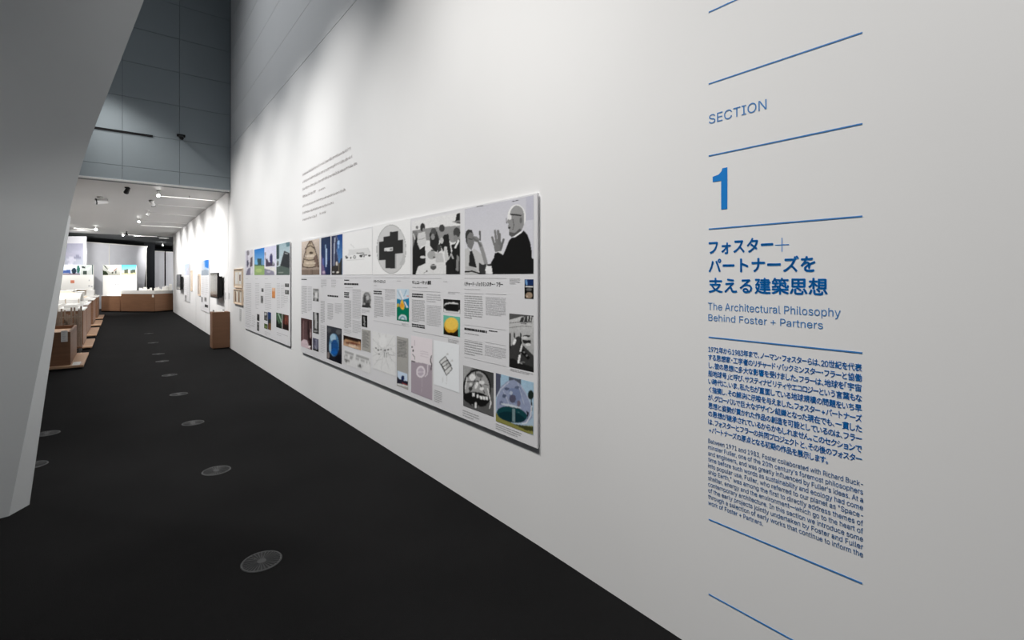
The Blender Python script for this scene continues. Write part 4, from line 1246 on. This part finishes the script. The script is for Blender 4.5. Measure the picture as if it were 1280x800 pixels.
plabels = ['nearest brown display plinth with sunken pale tray top and white card on its front',
           'second brown plinth from the front, behind the timber tower model',
           'third brown plinth from the front in the left row',
           'fourth brown plinth from the front in the left row',
           'farthest brown plinth of the left row, before the back screens']
trs = [((104.5, 461.0), (111, 444.5)), ((115, 436.5), (118.9, 426.5)), ((120, 421.5), (124.6, 411.8)), ((125.6, 408.5), (128.6, 402.2)), ((128.2, 399.6), (130.8, 395.4))]
edges = [(87.0, 458), (104, 432), (108.5, 418.5), (116.5, 405.5), (121.6, 398)]
tops = [.61, .80, .80, .80, .80]
sets = []
for i in range(5):
    t, X1, Y0, Y1 = plinth_set(i, trs[i][0], trs[i][1], None, tops[i], -3.2, plabels[i])
    # right face of the box: found where its front corner meets the tray
    e_ = on_z(edges[i][0], edges[i][1], .065)
    XR = e_.x
    Yf = max(Y0 + .12, min(e_.y, Y0 + .5))
    sets.append((t, X1, Y0, Y1, XR, Yf))
    zt = tops[i]
    if i == 0:
        Yb = Y1 - .1
        XL = -1.15
        # hollow top: four walls round a sunken pale tray
        wv = .03
        MB().box(XL, XR, Yf, Yf + wv, .065, zt).build('front_board', M['wood'], t, bevel=.002)
        MB().box(XL, XR, Yb - wv, Yb, .065, zt).build('rear_board', M['wood'], t, bevel=.002)
        MB().box(XR - wv, XR, Yf + wv, Yb - wv, .065, zt).build('side_board', M['wood'], t, bevel=.002)
        MB().box(XL, XL + wv, Yf + wv, Yb - wv, .065, zt).build('side_board', M['wood'], t, bevel=.002)
        MB().box(XL + wv, XR - wv, Yf + wv, Yb - wv, zt - .08, zt - .06).build('sunken_shelf', M['plywood'], t)
        ca = on_y(76.2, 413.6, Yf - .004); cb = on_y(84.6, 427.0, Yf - .004)
        MB().box(ca.x, cb.x, Yf - .006, Yf, cb.z, ca.z).build('label_card', M['white'], t)
        mb = MB()
        for k in range(7):
            z = ca.z - .02 - k * .022
            mb.quad((ca.x + .015, Yf - .007, z - .008), (cb.x - .02 - .01 * (k % 3), Yf - .007, z - .008), (cb.x - .02 - .01 * (k % 3), Yf - .007, z), (ca.x + .015, Yf - .007, z))
        mb.build('card_text', M['inkpale'], t)['kind'] = 'stuff'
        q0 = on_z(86.5, 458.5, .066); q1 = on_z(101, 451, .066)
        ls = thing('leaflet', 'white caption sheet lying on the base tray of nearest plinth', 'sheet', (q0.x, q0.y, .065))
        MB().box(XR + .02, min(X1 - .05, XR + .24), Y0 + .05, Y0 + .42, .065, .070).build('sheet', M['white'], ls)
        mb = MB()
        for k in range(6):
            mb.quad((XR + .04, Y0 + .09 + k * .045, .0705), (XR + .14, Y0 + .09 + k * .045, .0705), (XR + .14, Y0 + .105 + k * .045, .0705), (XR + .04, Y0 + .105 + k * .045, .0705))
        mb.build('sheet_text', M['inkpale'], ls)['kind'] = 'stuff'
    else:
        MB().box(-3.1, XR, Yf, Y1 - .08, .065, zt).build('box_body', M['wood'], t, bevel=.003)
        MB().box(-3.12, XR + .015, Yf - .015, Y1 - .065, zt, zt + .025).build('top_board', M['white'], t, bevel=.002)

# timber tower model between first and second plinths
t1 = sets[0]; t2 = sets[1]
cx = on_z(100.2, 440.5)
tm = thing('tower_model', 'tall model of dark timber slats on thin legs behind nearest plinth', 'model', (cx.x - .4, cx.y, 0))
yb_ = cx.y + .05
xr_ = cx.x + .035
MB().box(xr_ - 1.3, xr_, yb_ - .12, yb_ + .30, .09, .12).build('model_base', M['wood'], tm, bevel=.002)
for (dx, dy) in ((0, 0), (0, .34), (-1.2, 0), (-1.2, .34)):
    MB().box(xr_ - .06 + dx, xr_ - .02 + dx, yb_ - .10 + dy, yb_ - .06 + dy, 0, .09).build('leg', M['metal'], tm)
hz = [.93, .84, .80, .88, .90, .78, .74, .86, .90, .80, .95, .83]
slat = mat('weathered_timber', (0.30, 0.235, 0.185, 1), .7, .2, 12)
for k in range(34):
    x = xr_ - .02 - k * .036
    h = hz[k % 12] + .03 * math.sin(k * 2.3)
    yy = yb_ - .08 + .06 * (k % 4)
    o = MB().box(x - .013, x + .013, yy, yy + .03, .12, h).build('slat', slat, tm)
for z in (.42, .56, .70):
    MB().box(xr_ - 1.2, xr_ - .02, yb_ + .055, yb_ + .075, z, z + .02).build('cross_rail', slat, tm)

# white architectural models on the plinths
def white_model(label, x0, x1, y0, y1, z, h, style, n=5):
    t = thing('architectural_model', label, 'model', ((x0 + x1) / 2, y0, z))
    MB().box(x0, x1, y0, y1, z, z + .03).build('model_base', M['white'], t, bevel=.002)
    random.seed(int(h * 1000) + style)
    z += .03
    if style == 0:       # blocks
        for k in range(n):
            w_ = (x1 - x0) / n
            a = x0 + k * w_
            MB().box(a + w_ * .12, a + w_ * .85, y0 + .1, y1 - .15 * random.random() - .08, z, z + h * random.uniform(.35, 1)).build('model_block', M['white'], t, bevel=.004)
    elif style == 1:     # vaulted shed
        segs = 10
        for k in range(segs):
            a0, a1 = math.pi * k / segs, math.pi * (k + 1) / segs
            ym, ry = (y0 + y1) / 2, (y1 - y0) * .42
            p = [(ym - ry * math.cos(a0), z + h * math.sin(a0)), (ym - ry * math.cos(a1), z + h * math.sin(a1))]
            MB().slabq((x0 + .08, p[0][0], p[0][1]), (x1 - .08, p[0][0], p[0][1]), (x1 - .08, p[1][0], p[1][1]), (x0 + .08, p[1][0], p[1][1]), Vector((0, -(p[1][1] - p[0][1]), p[1][0] - p[0][0])).normalized(), .012).build('roof_panel', M['white'], t)
        for k in range(6):
            x = x0 + .1 + (x1 - x0 - .2) * k / 5
            MB().box(x - .01, x + .01, y0 + .1, y0 + .12, z, z + h * .5).build('column', M['cream'], t)
    else:                # terrain layers with a dome
        for k in range(4):
            MB().box(x0 + .06 + .07 * k, x1 - .06 - .07 * k, y0 + .05 + .06 * k, y1 - .05 - .06 * k, z + .02 * k, z + .02 * (k + 1)).build('terrain_layer', M['cream'] if k % 2 else M['white'], t)
        mb = MB()
        c = Vector(((x0 + x1) / 2, (y0 + y1) / 2, z + .08))
        R = min(x1 - x0, y1 - y0) * .28
        nn, mm = 16, 6
        vs = [(c.x + R * math.cos(j * math.pi / 2 / mm) * math.cos(2 * math.pi * i_ / nn), c.y + R * math.cos(j * math.pi / 2 / mm) * math.sin(2 * math.pi * i_ / nn), c.z + h * .6 * math.sin(j * math.pi / 2 / mm)) for j in range(mm) for i_ in range(nn)] + [(c.x, c.y, c.z + h * .6)]
        fs = [(j * nn + i_, j * nn + (i_ + 1) % nn, (j + 1) * nn + (i_ + 1) % nn, (j + 1) * nn + i_) for j in range(mm - 1) for i_ in range(nn)] + [((mm - 1) * nn + i_, (mm - 1) * nn + (i_ + 1) % nn, mm * nn) for i_ in range(nn)]
        mb.add(vs, fs).build('dome', M['cream'], t, smooth=True)


mlab = ['low white block model on second plinth from the front', 'white vaulted shed model on third plinth from the front', 'cream domed terrain model on fourth plinth from the front', 'white block model on the farthest left plinth']
for k, (i, st, h) in enumerate(((1, 0, .10), (2, 1, .22), (3, 2, .26), (4, 0, .30))):
    t, X1, Y0, Y1, XR, Yf = sets[i]
    white_model(mlab[k], XR - 1.5, XR - .06, Yf + .08, Y1 - .18, tops[i] + .025, h, st)
# acrylic case over the third model
t, X1, Y0, Y1, XR, Yf = sets[2]

# ================================================================== GALLERY: BACK COUNTERS, SCREENS, BOARDS
def front_line(px0, px1, py0, py1, depthv):
    a, b = on_z(px0, py0), on_z(px1, py1)
    d = (b - a).normalized()
    n = Vector((-d.y, d.x, 0))
    if n.y < 0:
        n = -n
    return a, b, n * depthv


a, b, n = front_line(126.6, 149.8, 390.2, 390.4, 1.1)
ct = thing('display_counter', 'lower short brown counter at left of back display', 'counter', (a.x, a.y, 0), 'brown counters across the back')
MB().hexa([(a.x, a.y), (b.x, b.y), ((b + n).x, (b + n).y), ((a + n).x, (a + n).y)], .06, .70).build('counter_body', M['wood'], ct)
MB().hexa([(a.x, a.y + .05), (b.x, b.y + .05), ((b + n).x, (b + n).y), ((a + n).x, (a + n).y)], 0, .06).build('recessed_foot', M['black'], ct)
MB().hexa([(a.x, a.y - .01), (b.x, b.y - .01), ((b + n).x, (b + n).y), ((a + n).x, (a + n).y)], .70, .725).build('counter_top', M['white'], ct)
MD = thing('site_model', 'small cream block model on the lower left counter', 'model', (a.x, a.y, .725), 'white site models on the counters')
dv = (b - a).normalized()
for k in range(6):
    p = a + dv * (.08 + .125 * k) + n * .25
    w_ = .085 if k % 2 else .10
    MB().box(p.x - w_ / 2, p.x + w_ / 2, p.y, p.y + .2, .725, .80 + .03 * ((k * 7) % 3)).build('model_block', M['cream'], MD, bevel=.003)

a, b, n = front_line(151.4, 193.4, 390.6, 390.8, 1.2)
c = on_z(216.4, 388.9)
ct = thing('display_counter', 'long brown counter with angled right end across the back of gallery', 'counter', (a.x, a.y, 0), 'brown counters across the back')
pa, pb, pc = a, b, c
pd_, pe = c + Vector((-.2, 1.3, 0)), a + n
MB().hexa([(p.x, p.y) for p in (pa, pb, pb + n * .6, pa + n)], .06, .80).build('front_section', M['wood'], ct)
MB().hexa([(p.x, p.y) for p in (pb + Vector((.012, .01, 0)), pc, pd_, pb + n * .6)], .06, .80).build('angled_section', mat('lighter_brown_board', (0.33, 0.175, 0.10, 1), .55, .12, 3, stretch=(1, 1, 12)), ct)
sh = Vector((0, .05, 0))
MB().hexa([(p.x, p.y) for p in (pa + sh, pb + sh, pc + sh, pd_, pb + n * .6, pa + n)], 0, .06).build('recessed_foot', M['black'], ct)
MB().hexa([(p.x, p.y) for p in (pa - sh * .3, pb - sh * .3, pc - sh * .3, pd_, pb + n * .6, pa + n)], .80, .83).build('counter_top', M['white'], ct)
MB().hexa([(p.x, p.y) for p in (pa - sh * .3, pb - sh * .3, pb - sh * .3 + Vector((0, .02, 0)), pa - sh * .3 + Vector((0, .02, 0)))], .83, .95).build('front_guard', M['white'], ct)
MB().hexa([(p.x, p.y) for p in (pb - sh * .3, pc - sh * .3, pc - sh * .3 + Vector((0, .02, 0)), pb - sh * .3 + Vector((0, .02, 0)))], .83, .93).build('front_guard', M['white'], ct)
q = on_y(191.6, 369.5, a.y - .02)
lq = at_depth(191.6, 369.5, 20.6)
dv = (b - a).normalized()
nb = Vector((dv.y, -dv.x, 0))
if nb.y > 0:
    nb = -nb
p0 = b - dv * .12
MB().slabq(p0 + Vector((0, 0, .66)), p0 + dv * .08 + Vector((0, 0, .66)), p0 + dv * .08 + Vector((0, 0, .77)), p0 + Vector((0, 0, .77)), nb, .004).build('label_card', M['white'], ct)
MD = thing('site_model', 'long row of little white building blocks on the main back counter', 'model', (a.x, a.y, .83), 'white site models on the counters')
L = (b - a).length
random.seed(3)
for k in range(16):
    p = a + dv * (.06 + (L - .1) * k / 16) + n * random.uniform(.12, .3)
    h = random.uniform(.16, .27)
    MB().box(p.x, p.x + .075, p.y, p.y + .12, .83, .83 + h).build('model_block', M['white'], MD, bevel=.003)
MD = thing('site_model', 'white model of flat slabs on angled end of the back counter', 'model', (b.x, b.y, .83), 'white site models on the counters')
for k in range(7):
    f_ = k / 7
    p = b.lerp(c, .08 + f_ * .85) + Vector((0, .15 + .1 * (k % 2), 0))
    h = (.14, .18, .15, .26, .30, .28, .38)[k]
    MB().box(p.x, p.x + .10, p.y, p.y + .25, .83, .83 + h).build('model_block', M['white'], MD, bevel=.003)


def plate(name, label, cat, TL, TR, dTL, dTR, zbot, mt, thick=.03, group=None, shear=0.0):
    A = at_depth(TL[0], TL[1], dTL)
    B = at_depth(TR[0], TR[1], dTR)
    d = (B - A); d.z = 0
    d.normalize()
    n = Vector((-d.y, d.x, 0))
    if n.y < 0:
        n = -n
    t = thing(name, label, cat, (A.x, A.y, zbot), group)
    A2 = Vector((A.x, A.y, zbot)); B2 = Vector((B.x, B.y, zbot)) - d * shear
    MB().slabq(A2, B2, B, A, n, thick).build('fabric_sheet', mt, t)
    # vertical seams and hem
    L = (B - A).length
    return t, A, B, d, n, L


t, A, B, d, n, L = plate('fabric_screen', 'wide pale grey translucent screen standing behind the back counter', 'screen', (104.0, 301.8), (184.0, 307.8), 22.3, 25.7, .0, M['fabric'], .02, shear=.25)
for f_ in (.37, .02, .98):
    p = A.lerp(B, f_)
    MB().slabq(Vector((p.x, p.y, 0)) - d * .02 - n * .004, Vector((p.x, p.y, 0)) + d * .02 - n * .004, Vector((p.x, p.y, p.z)) + d * .02 - n * .004, Vector((p.x, p.y, p.z)) - d * .02 - n * .004, -n, .008).build('seam_strip', M['white'], t)
MB().slabq(A - Vector((0, 0, .06)) - n * .01, B - Vector((0, 0, .06)) - n * .01, B - n * .01, A - n * .01, -n, .02).build('top_rail', M['lip'], t)
t, A, B, d, n, L = plate('fabric_screen', 'narrow pale grey screen right of the black column', 'screen', (191.6, 313.4), (205.6, 314.2), 27.6, 28.2, .0, M['fabric'], .02)
MB().slabq(A - Vector((0, 0, .05)) - n * .01, B - Vector((0, 0, .05)) - n * .01, B - n * .01, A - n * .01, -n, .02).build('top_rail', M['lip'], t)
t, A, B, d, n, L = plate('fabric_screen', 'farthest pale grey screen strip beside the end of white wall', 'screen', (207.2, 314.3), (224.0, 315.2), 28.6, 29.0, .0, M['fabric'], .02)
MB().slabq(A - Vector((0, 0, .05)) - n * .01, B - Vector((0, 0, .05)) - n * .01, B - n * .01, A - n * .01, -n, .02).build('top_rail', M['lip'], t)

# black column
p = at_depth(186.5, 347, 26.4)
colm = MB().box(p.x - .24, p.x + .24, p.y - .15, p.y + .25, 0, ZC + .02)
tag(colm.build('column', M['dark']), 'black square column rising to ceiling behind the back counter', 'column')


def stand_board(label, xl, xr, yt, yb, D, kind, name='exhibition_board', bmat='white'):
    A = at_depth(xl, yt, D)
    B = at_depth(xr, yt, D)
    zt = A.z
    zb = at_depth(xl, yb, D).z
    d = (B - A); L = d.length; d.normalize()
    n = Vector((-d.y, d.x, 0))
    if n.y > 0:
        n = -n      # to camera
    t = thing(name, label, 'exhibition board', (A.x, A.y, 0), 'printed boards standing at the back')
    P = lambda u, z, k=0.0: Vector((A.x, A.y, 0)) + d * (u * L) + Vector((0, 0, z)) + n * k
    MB().slabq(P(0, zb), P(1, zb), P(1, zt), P(0, zt), -n, .03).build('board', M[bmat], t)
    for u in (.08, .92):
        MB().slabq(P(u - .02, 0, -.031), P(u + .02, 0, -.031), P(u + .02, zt - .05, -.031), P(u - .02, zt - .05, -.031), -n, .03).build('support_leg', M['metal'], t)
    return t, P, zb, zt


def board_print(parent, P, u0, u1, z0, z1, bg, shapes, name='photograph', noise=.05, N=40):
    """colour grid on a standing board; shapes in unit coordinates, y down"""
    nu, nv = N, max(6, int(N * .5))
    U, V = np.meshgrid(np.linspace(0, 1, nu), np.linspace(0, 1, nv))
    col = np.zeros((nv, nu, 3))
    a, b = c3(bg[0]), c3(bg[1])
    col[:] = a + (b - a) * V[:, :, None]
    for s in shapes:
        if s[0] == 'p':
            m = inpoly(U, V, s[2])
        else:
            m = ((U - s[2]) / s[4]) ** 2 + ((V - s[3]) / s[5]) ** 2 < 1
        col[m] = c3(s[1])
    col *= (1 + rng.normal(0, noise, (nv, nu)))[:, :, None]
    col = np.clip(col * .9, 0, 1)
    off = parent.location
    vs = []
    for j in range(nv):
        for i in range(nu):
            p = P(u0 + (u1 - u0) * U[j, i], z1 + (z0 - z1) * V[j, i], .003) - off
            vs.append(tuple(p))
    idx = np.arange(nu * nv).reshape(nv, nu)
    fs = np.stack([idx[:-1, :-1], idx[1:, :-1], idx[1:, 1:], idx[:-1, 1:]], -1).reshape(-1, 4).tolist()
    me = bpy.data.meshes.new(name)
    me.from_pydata(vs, [], fs)
    at = me.color_attributes.new('Print', 'FLOAT_COLOR', 'POINT')
    at.data.foreach_set('color', np.concatenate([col, np.ones((nv, nu, 1))], -1).reshape(-1).astype(np.float32))
    me.materials.append(M['print'])
    o = bpy.data.objects.new(name, me)
    COL.objects.link(o)
    o.parent = parent
    return o


t, P, zb, zt = stand_board('white standing board with wide blue sky photograph, above the back counter', 128.6, 170.6, 331.0, 376.0, 22.2, 0)
zc0 = zt - (zt - zb) * .29
board_print(t, P, 0, .52, zc0, zt, ((225, 228, 222), (170, 170, 160)), [('p', (52, 62, 46), [(0, .55), (.2, .62), (.3, .85), (.3, 1), (0, 1)]), ('p', (70, 78, 66), [(0, .0), (.1, .05), (.3, .4), (.28, .5)]), ('p', (244, 244, 240), [(.25, .5), (.6, .1), (.95, .1), (.5, .75)]), ('p', (150, 90, 80), [(.6, .55), (.8, .3), (.84, .34), (.66, .6)]), ('e', (90, 90, 84), .55, .75, .05, .12), ('e', (80, 84, 80), .75, .7, .04, .15)])
board_print(t, P, .55, 1, zc0, zt, ((70, 176, 222), (196, 226, 232)), [('p', (226, 222, 196), [(0, .55), (1, .5), (1, 1), (0, 1)]), ('p', (90, 96, 80), [(.2, .45), (.45, .4), (.46, .8), (.2, .8)]), ('p', (80, 88, 78), [(.6, .5), (.92, .42), (.95, .8), (.6, .8)]), ('p', (206, 196, 150), [(0, .82), (1, .78), (1, .92), (0, .94)])])
zp = zb + (zt - zb) * .44
for (u, w_) in ((.37, .035), (.44, .04)):
    MB().slabq(P(u, zp, .003), P(u + w_, zp, .003), P(u + w_, zp + .06, .003), P(u, zp + .06, .003), Vector((0, -1, 0)), .001).build('small_photograph', M['ink'], t)
for (u, k) in ((.87, .36), (.94, .36), (.9, .5), (.8, .26), (.88, .26)):
    z = zb + (zt - zb) * k
    MB().slabq(P(u, z, .003), P(u + .035, z, .003), P(u + .035, z + .045, .003), P(u, z + .045, .003), Vector((0, -1, 0)), .001).build('small_photograph', M['inkpale'], t)
t, P, zb, zt = stand_board('white standing board at left with street photograph and small orange picture', 76.0, 116.6, 331.0, 366.0, 19.2, 0)
zc0 = zt - (zt - zb) * .36
board_print(t, P, 0, .60, zc0, zt, ((222, 230, 240), (190, 200, 220)), [('p', (70, 96, 160), [(.1, .55), (.5, .5), (.5, .85), (.1, .8)]), ('e', (40, 56, 70), .68, .6, .12, .3), ('e', (60, 110, 100), .9, .45, .08, .4), ('p', (120, 90, 90), [(0, .9), (1, .85), (1, 1), (0, 1)])])
board_print(t, P, .61, 1, zc0, zt, ((205, 215, 212), (214, 218, 214)), [('p', (60, 66, 66), [(.1, .1), (.4, .2), (.35, .38), (.1, .3)]), ('p', (244, 246, 244), [(.35, .5), (.85, .08), (.9, .12), (.6, .6)]), ('p', (72, 84, 78), [(.2, .6), (.5, .62), (.5, .95), (.2, .95)]), ('p', (70, 84, 84), [(.9, .0), (1, 0), (1, 1), (.9, 1)])])
zp = zb + (zt - zb) * .34
MB().slabq(P(.30, zp, .003), P(.42, zp, .003), P(.42, zp + .12, .003), P(.30, zp + .12, .003), Vector((0, -1, 0)), .001).build('small_photograph', mat('orange_print', (.62, .22, .13, 1), .5), t)['label'] = 'small orange-red photograph'
for (u, w_, k) in ((.85, .05, .22), (.93, .05, .20), (.86, .03, .42)):
    z = zb + (zt - zb) * k
    MB().slabq(P(u, z, .003), P(u + w_, z, .003), P(u + w_, z + .055, .003), P(u, z + .055, .003), Vector((0, -1, 0)), .001).build('small_photograph', M['ink'], t)

# tall white display wall on the left with a pale faded print
t, P, zb, zt = stand_board('tall white display board with faded lavender print, behind left models', 70.0, 107.6, 295.4, 385.0, 20.4, 0, 'display_board', 'screenboard')
board_print(t, P, .30, .90, zt - 1.95, zt - .30, ((140, 140, 156), (188, 194, 206)), [('p', (158, 158, 174), [(0, .25), (.5, .2), (1, .15), (1, .3), (.4, .4), (0, .3)]), ('e', (126, 128, 146), .7, .36, .2, .05), ('e', (186, 186, 200), .35, .42, .25, .06), ('e', (196, 196, 210), .3, .6, .2, .1), ('p', (172, 178, 192), [(.1, .75), (.9, .8), (.9, .86), (.1, .84)])], noise=.02)
# long cream cased model in front of the left board
q0 = at_depth(95.0, 362.0, 18.4); q1 = at_depth(114.8, 372.5, 18.4)
tc = thing('model_case', 'low cream display case with small model, in front of left standing board', 'display case', ((q0.x + q1.x) / 2, q0.y, .82))
zl = q1.z
MB().box(q0.x, q1.x, q1.y, q1.y + .5, zl - .03, zl).build('case_base', M['cream'], tc)
MB().box(q0.x + .01, q1.x - .01, q1.y + .46, q1.y + .48, zl, q0.z).build('case_back', M['cream'], tc)
MB().box(q1.x - .03, q1.x, q1.y, q1.y + .46, zl, q0.z).build('case_side', M['white'], tc)
MB().box(q0.x, q1.x, q1.y, q1.y + .5, q0.z, q0.z + .02).build('case_lid', M['white'], tc)
MB().box(q0.x + .35, q0.x + .42, q1.y + .3, q1.y + .4, zl, zl + .12).build('model_block', M['ink'], tc)
MB().box(q0.x + .05, q0.x + .09, q1.y + .1, q1.y + .14, 0.0, zl - .03).build('case_leg', M['white'], tc)
MB().box(q1.x - .09, q1.x - .05, q1.y + .1, q1.y + .14, 0.0, zl - .03).build('case_leg', M['white'], tc)

# ================================================================== GALLERY CEILING FITTINGS
def streak_slot(label, p0, p1, mt, w_=.02):
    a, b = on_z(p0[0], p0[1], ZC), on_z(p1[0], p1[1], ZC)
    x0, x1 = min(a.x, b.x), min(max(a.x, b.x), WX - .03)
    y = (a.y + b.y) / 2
    t = thing('streak_slot', label, 'ceiling slot', (x0, y, ZC), 'slots with painted light streaks across the gallery ceiling')
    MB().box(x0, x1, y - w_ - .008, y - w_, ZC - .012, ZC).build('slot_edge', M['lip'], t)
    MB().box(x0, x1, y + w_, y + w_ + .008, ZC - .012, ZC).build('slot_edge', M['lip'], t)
    MB().box(x0 + .01, x1 - .01, y - w_, y + w_, ZC - .006, ZC - .001).build('painted_streak', mt, t)  # glowing plate stands for spotlight raking along the slot, no lamp here


def track_head(label, px, py, aim, lit=True, power=0, size=60, dark=False, drop=.10, scale=.62):
    z = ZC - drop
    p = on_z(px, py, z)
    t = thing('spotlight', label, 'spotlight', (p.x, p.y, ZC), 'spotlights on the gallery ceiling')
    d = (Vector(aim) - p).normalized()
    body = M['black'] if dark else M['lip']
    MB().tube((p.x, p.y, ZC), (p.x, p.y, ZC - .02), .05 * scale, n=16).build('ceiling_plate', body, t)
    MB().tube((p.x, p.y, ZC - .02), (p.x, p.y, z), .012, n=8).build('stem', body, t)
    lb = MB().tube(p - d * .10 * scale, p + d * .06 * scale, .045 * scale, .055 * scale, 18).build('lamp_body', body, t)
    MB().tube(p + d * .06 * scale, p + d * .075 * scale, .057 * scale, .057 * scale, 18).build('front_ring', M['black'], lb)
    MB().tube(p + d * .0755 * scale, p + d * .079 * scale, .047 * scale, .047 * scale, 18).build('lens', M['lamp'] if lit else M['screen'], lb)
    if power:
        s = spot('spotlight_beam', p + d * .10 * scale, aim, power, size, .7, .04)
        s.parent = None
    return t


streak_slot('brightest slot with painted light streak on gallery ceiling, nearest the grey end wall', (200, 243.9), (268.5, 251.1), M['strip'], .016)
streak_slot('dim second slot with painted highlight on gallery ceiling', (197.8, 255.4), (262, 260.6), M['stripdim'], .014)
streak_slot('dim third slot with painted highlight on gallery ceiling', (189, 266.2), (252, 270.6), M['stripdim'], .014)
streak_slot('fourth slot with painted highlight on gallery ceiling beside the middle lamp', (176, 276.2), (236, 279.6), M['stripdim'], .014)
streak_slot('bright fifth slot with painted light streak on gallery ceiling beyond the middle lamp', (176, 281.2), (228, 284.2), M['strip'], .018)
streak_slot('slot with painted light streak at left of gallery ceiling leading to the left lamp', (92, 285.0), (118, 286.4), M['strip'], .018)
streak_slot('short slot with painted light patch at rear of gallery ceiling', (168, 294.2), (196, 295.8), M['strip'], .03)
streak_slot('last short slot with painted light patch near far end of white wall', (199, 297.2), (213, 298.0), M['strip'], .03)

camdir = lambda px, py, D=6: at_depth(px, py, D)
track_head('glaring spotlight nearest the grey end wall, at left end of brightest slot', 197.8, 243.8, (0.6, 9.0, 1.6), True)
track_head('glaring middle spotlight on gallery ceiling', 173.6, 277.0, (0.2, 9.0, 1.4), True)
track_head('glaring spotlight at left of gallery ceiling', 119.8, 286.8, (-.3, 9.0, 1.4), True, scale=.85)
track_head('small lit spotlight toward the rear of gallery ceiling', 153.8, 294.0, (0, 12.0, 1.4), True)
track_head('farthest lit spotlight over the rear screens', 203.4, 306.6, (0.6, 12.0, 1.4), True, drop=.1)
track_head('unlit white and black projector head at left on the gallery ceiling', 126.0, 251.6, (-6, 13.5, 2.3), False, dark=False, scale=1.25)
track_head('unlit black spotlight head close to the grey end wall', 158.8, 238.4, (-.6, 15.2, 1.6), False, dark=True, drop=.07, scale=.8)
track_head('unlit white spotlight head by dim second slot', 190.4, 254.6, (1.6, 16, 1.4), False, drop=.08, scale=.9)
track_head('unlit white spotlight head by dim third slot', 185.0, 268.0, (-1, 17, 1.2), False, drop=.12)
track_head('tiny dark spotlight head near the short rear slot', 158.4, 292.4, (1, 27, 1.2), False, dark=True, drop=.1)
sp = on_z(236.9, 244.9, ZC)
tag(MB().tube((sp.x, sp.y, ZC), (sp.x, sp.y, ZC - .05), .02, .012, 10).build('sprinkler', M['metal']), 'tiny dark sprinkler head on gallery ceiling above brightest slot', 'sprinkler')

# gallery lights: spots washing the wall and the models, soft fill under the ceiling
for y, p in ((12.6, 150), (13.6, 270), (15.2, 240), (17.2, 250), (19.3, 260), (21.4, 260), (23.6, 240)):
    spot('gallery_wall_spot', (0.1, y - .5, ZC - .15), (WX, y, 1.8), p, 100, 1.0, .10)
for x, y, p in ((-1.4, 14.6, 110), (-1.4, 17.2, 150), (-1.4, 19.8, 180), (-1.4, 22.5, 190), (1.1, 26.3, 260), (0.2, 26.9, 260), (-.7, 27.3, 200), (-1.4, 12.4, 160)):
    spot('model_spot', (x, y - .3, ZC - .12), (x - .2, y + .3, .8), p, 80, .9, .08)
for x, y, tx_, ty, p in ((-2.9, 24.6, -2.0, 29.0, 130), (-1.2, 24.8, -.9, 29.4, 520), (.4, 26.5, .5, 31.0, 420), (1.6, 30.6, 2.0, 34.6, 240), (3.0, 31.0, 3.2, 34.8, 180), (-3.4, 22.6, -2.8, 27.0, 40), (-1.6, 22.2, -1.6, 25.8, 700)):
    spot('screen_spot', (x, y, ZC - .12), (tx_, ty, 1.6), p, 90, 1.0, .08)
area('gallery_fill', (-.8, 18, ZC - .1), (-.8, 18, 0), 110, 3, 11)
area('gallery_bounce', (-.5, 18.5, .05), (-.5, 18.5, 4), 60, 2, 11)
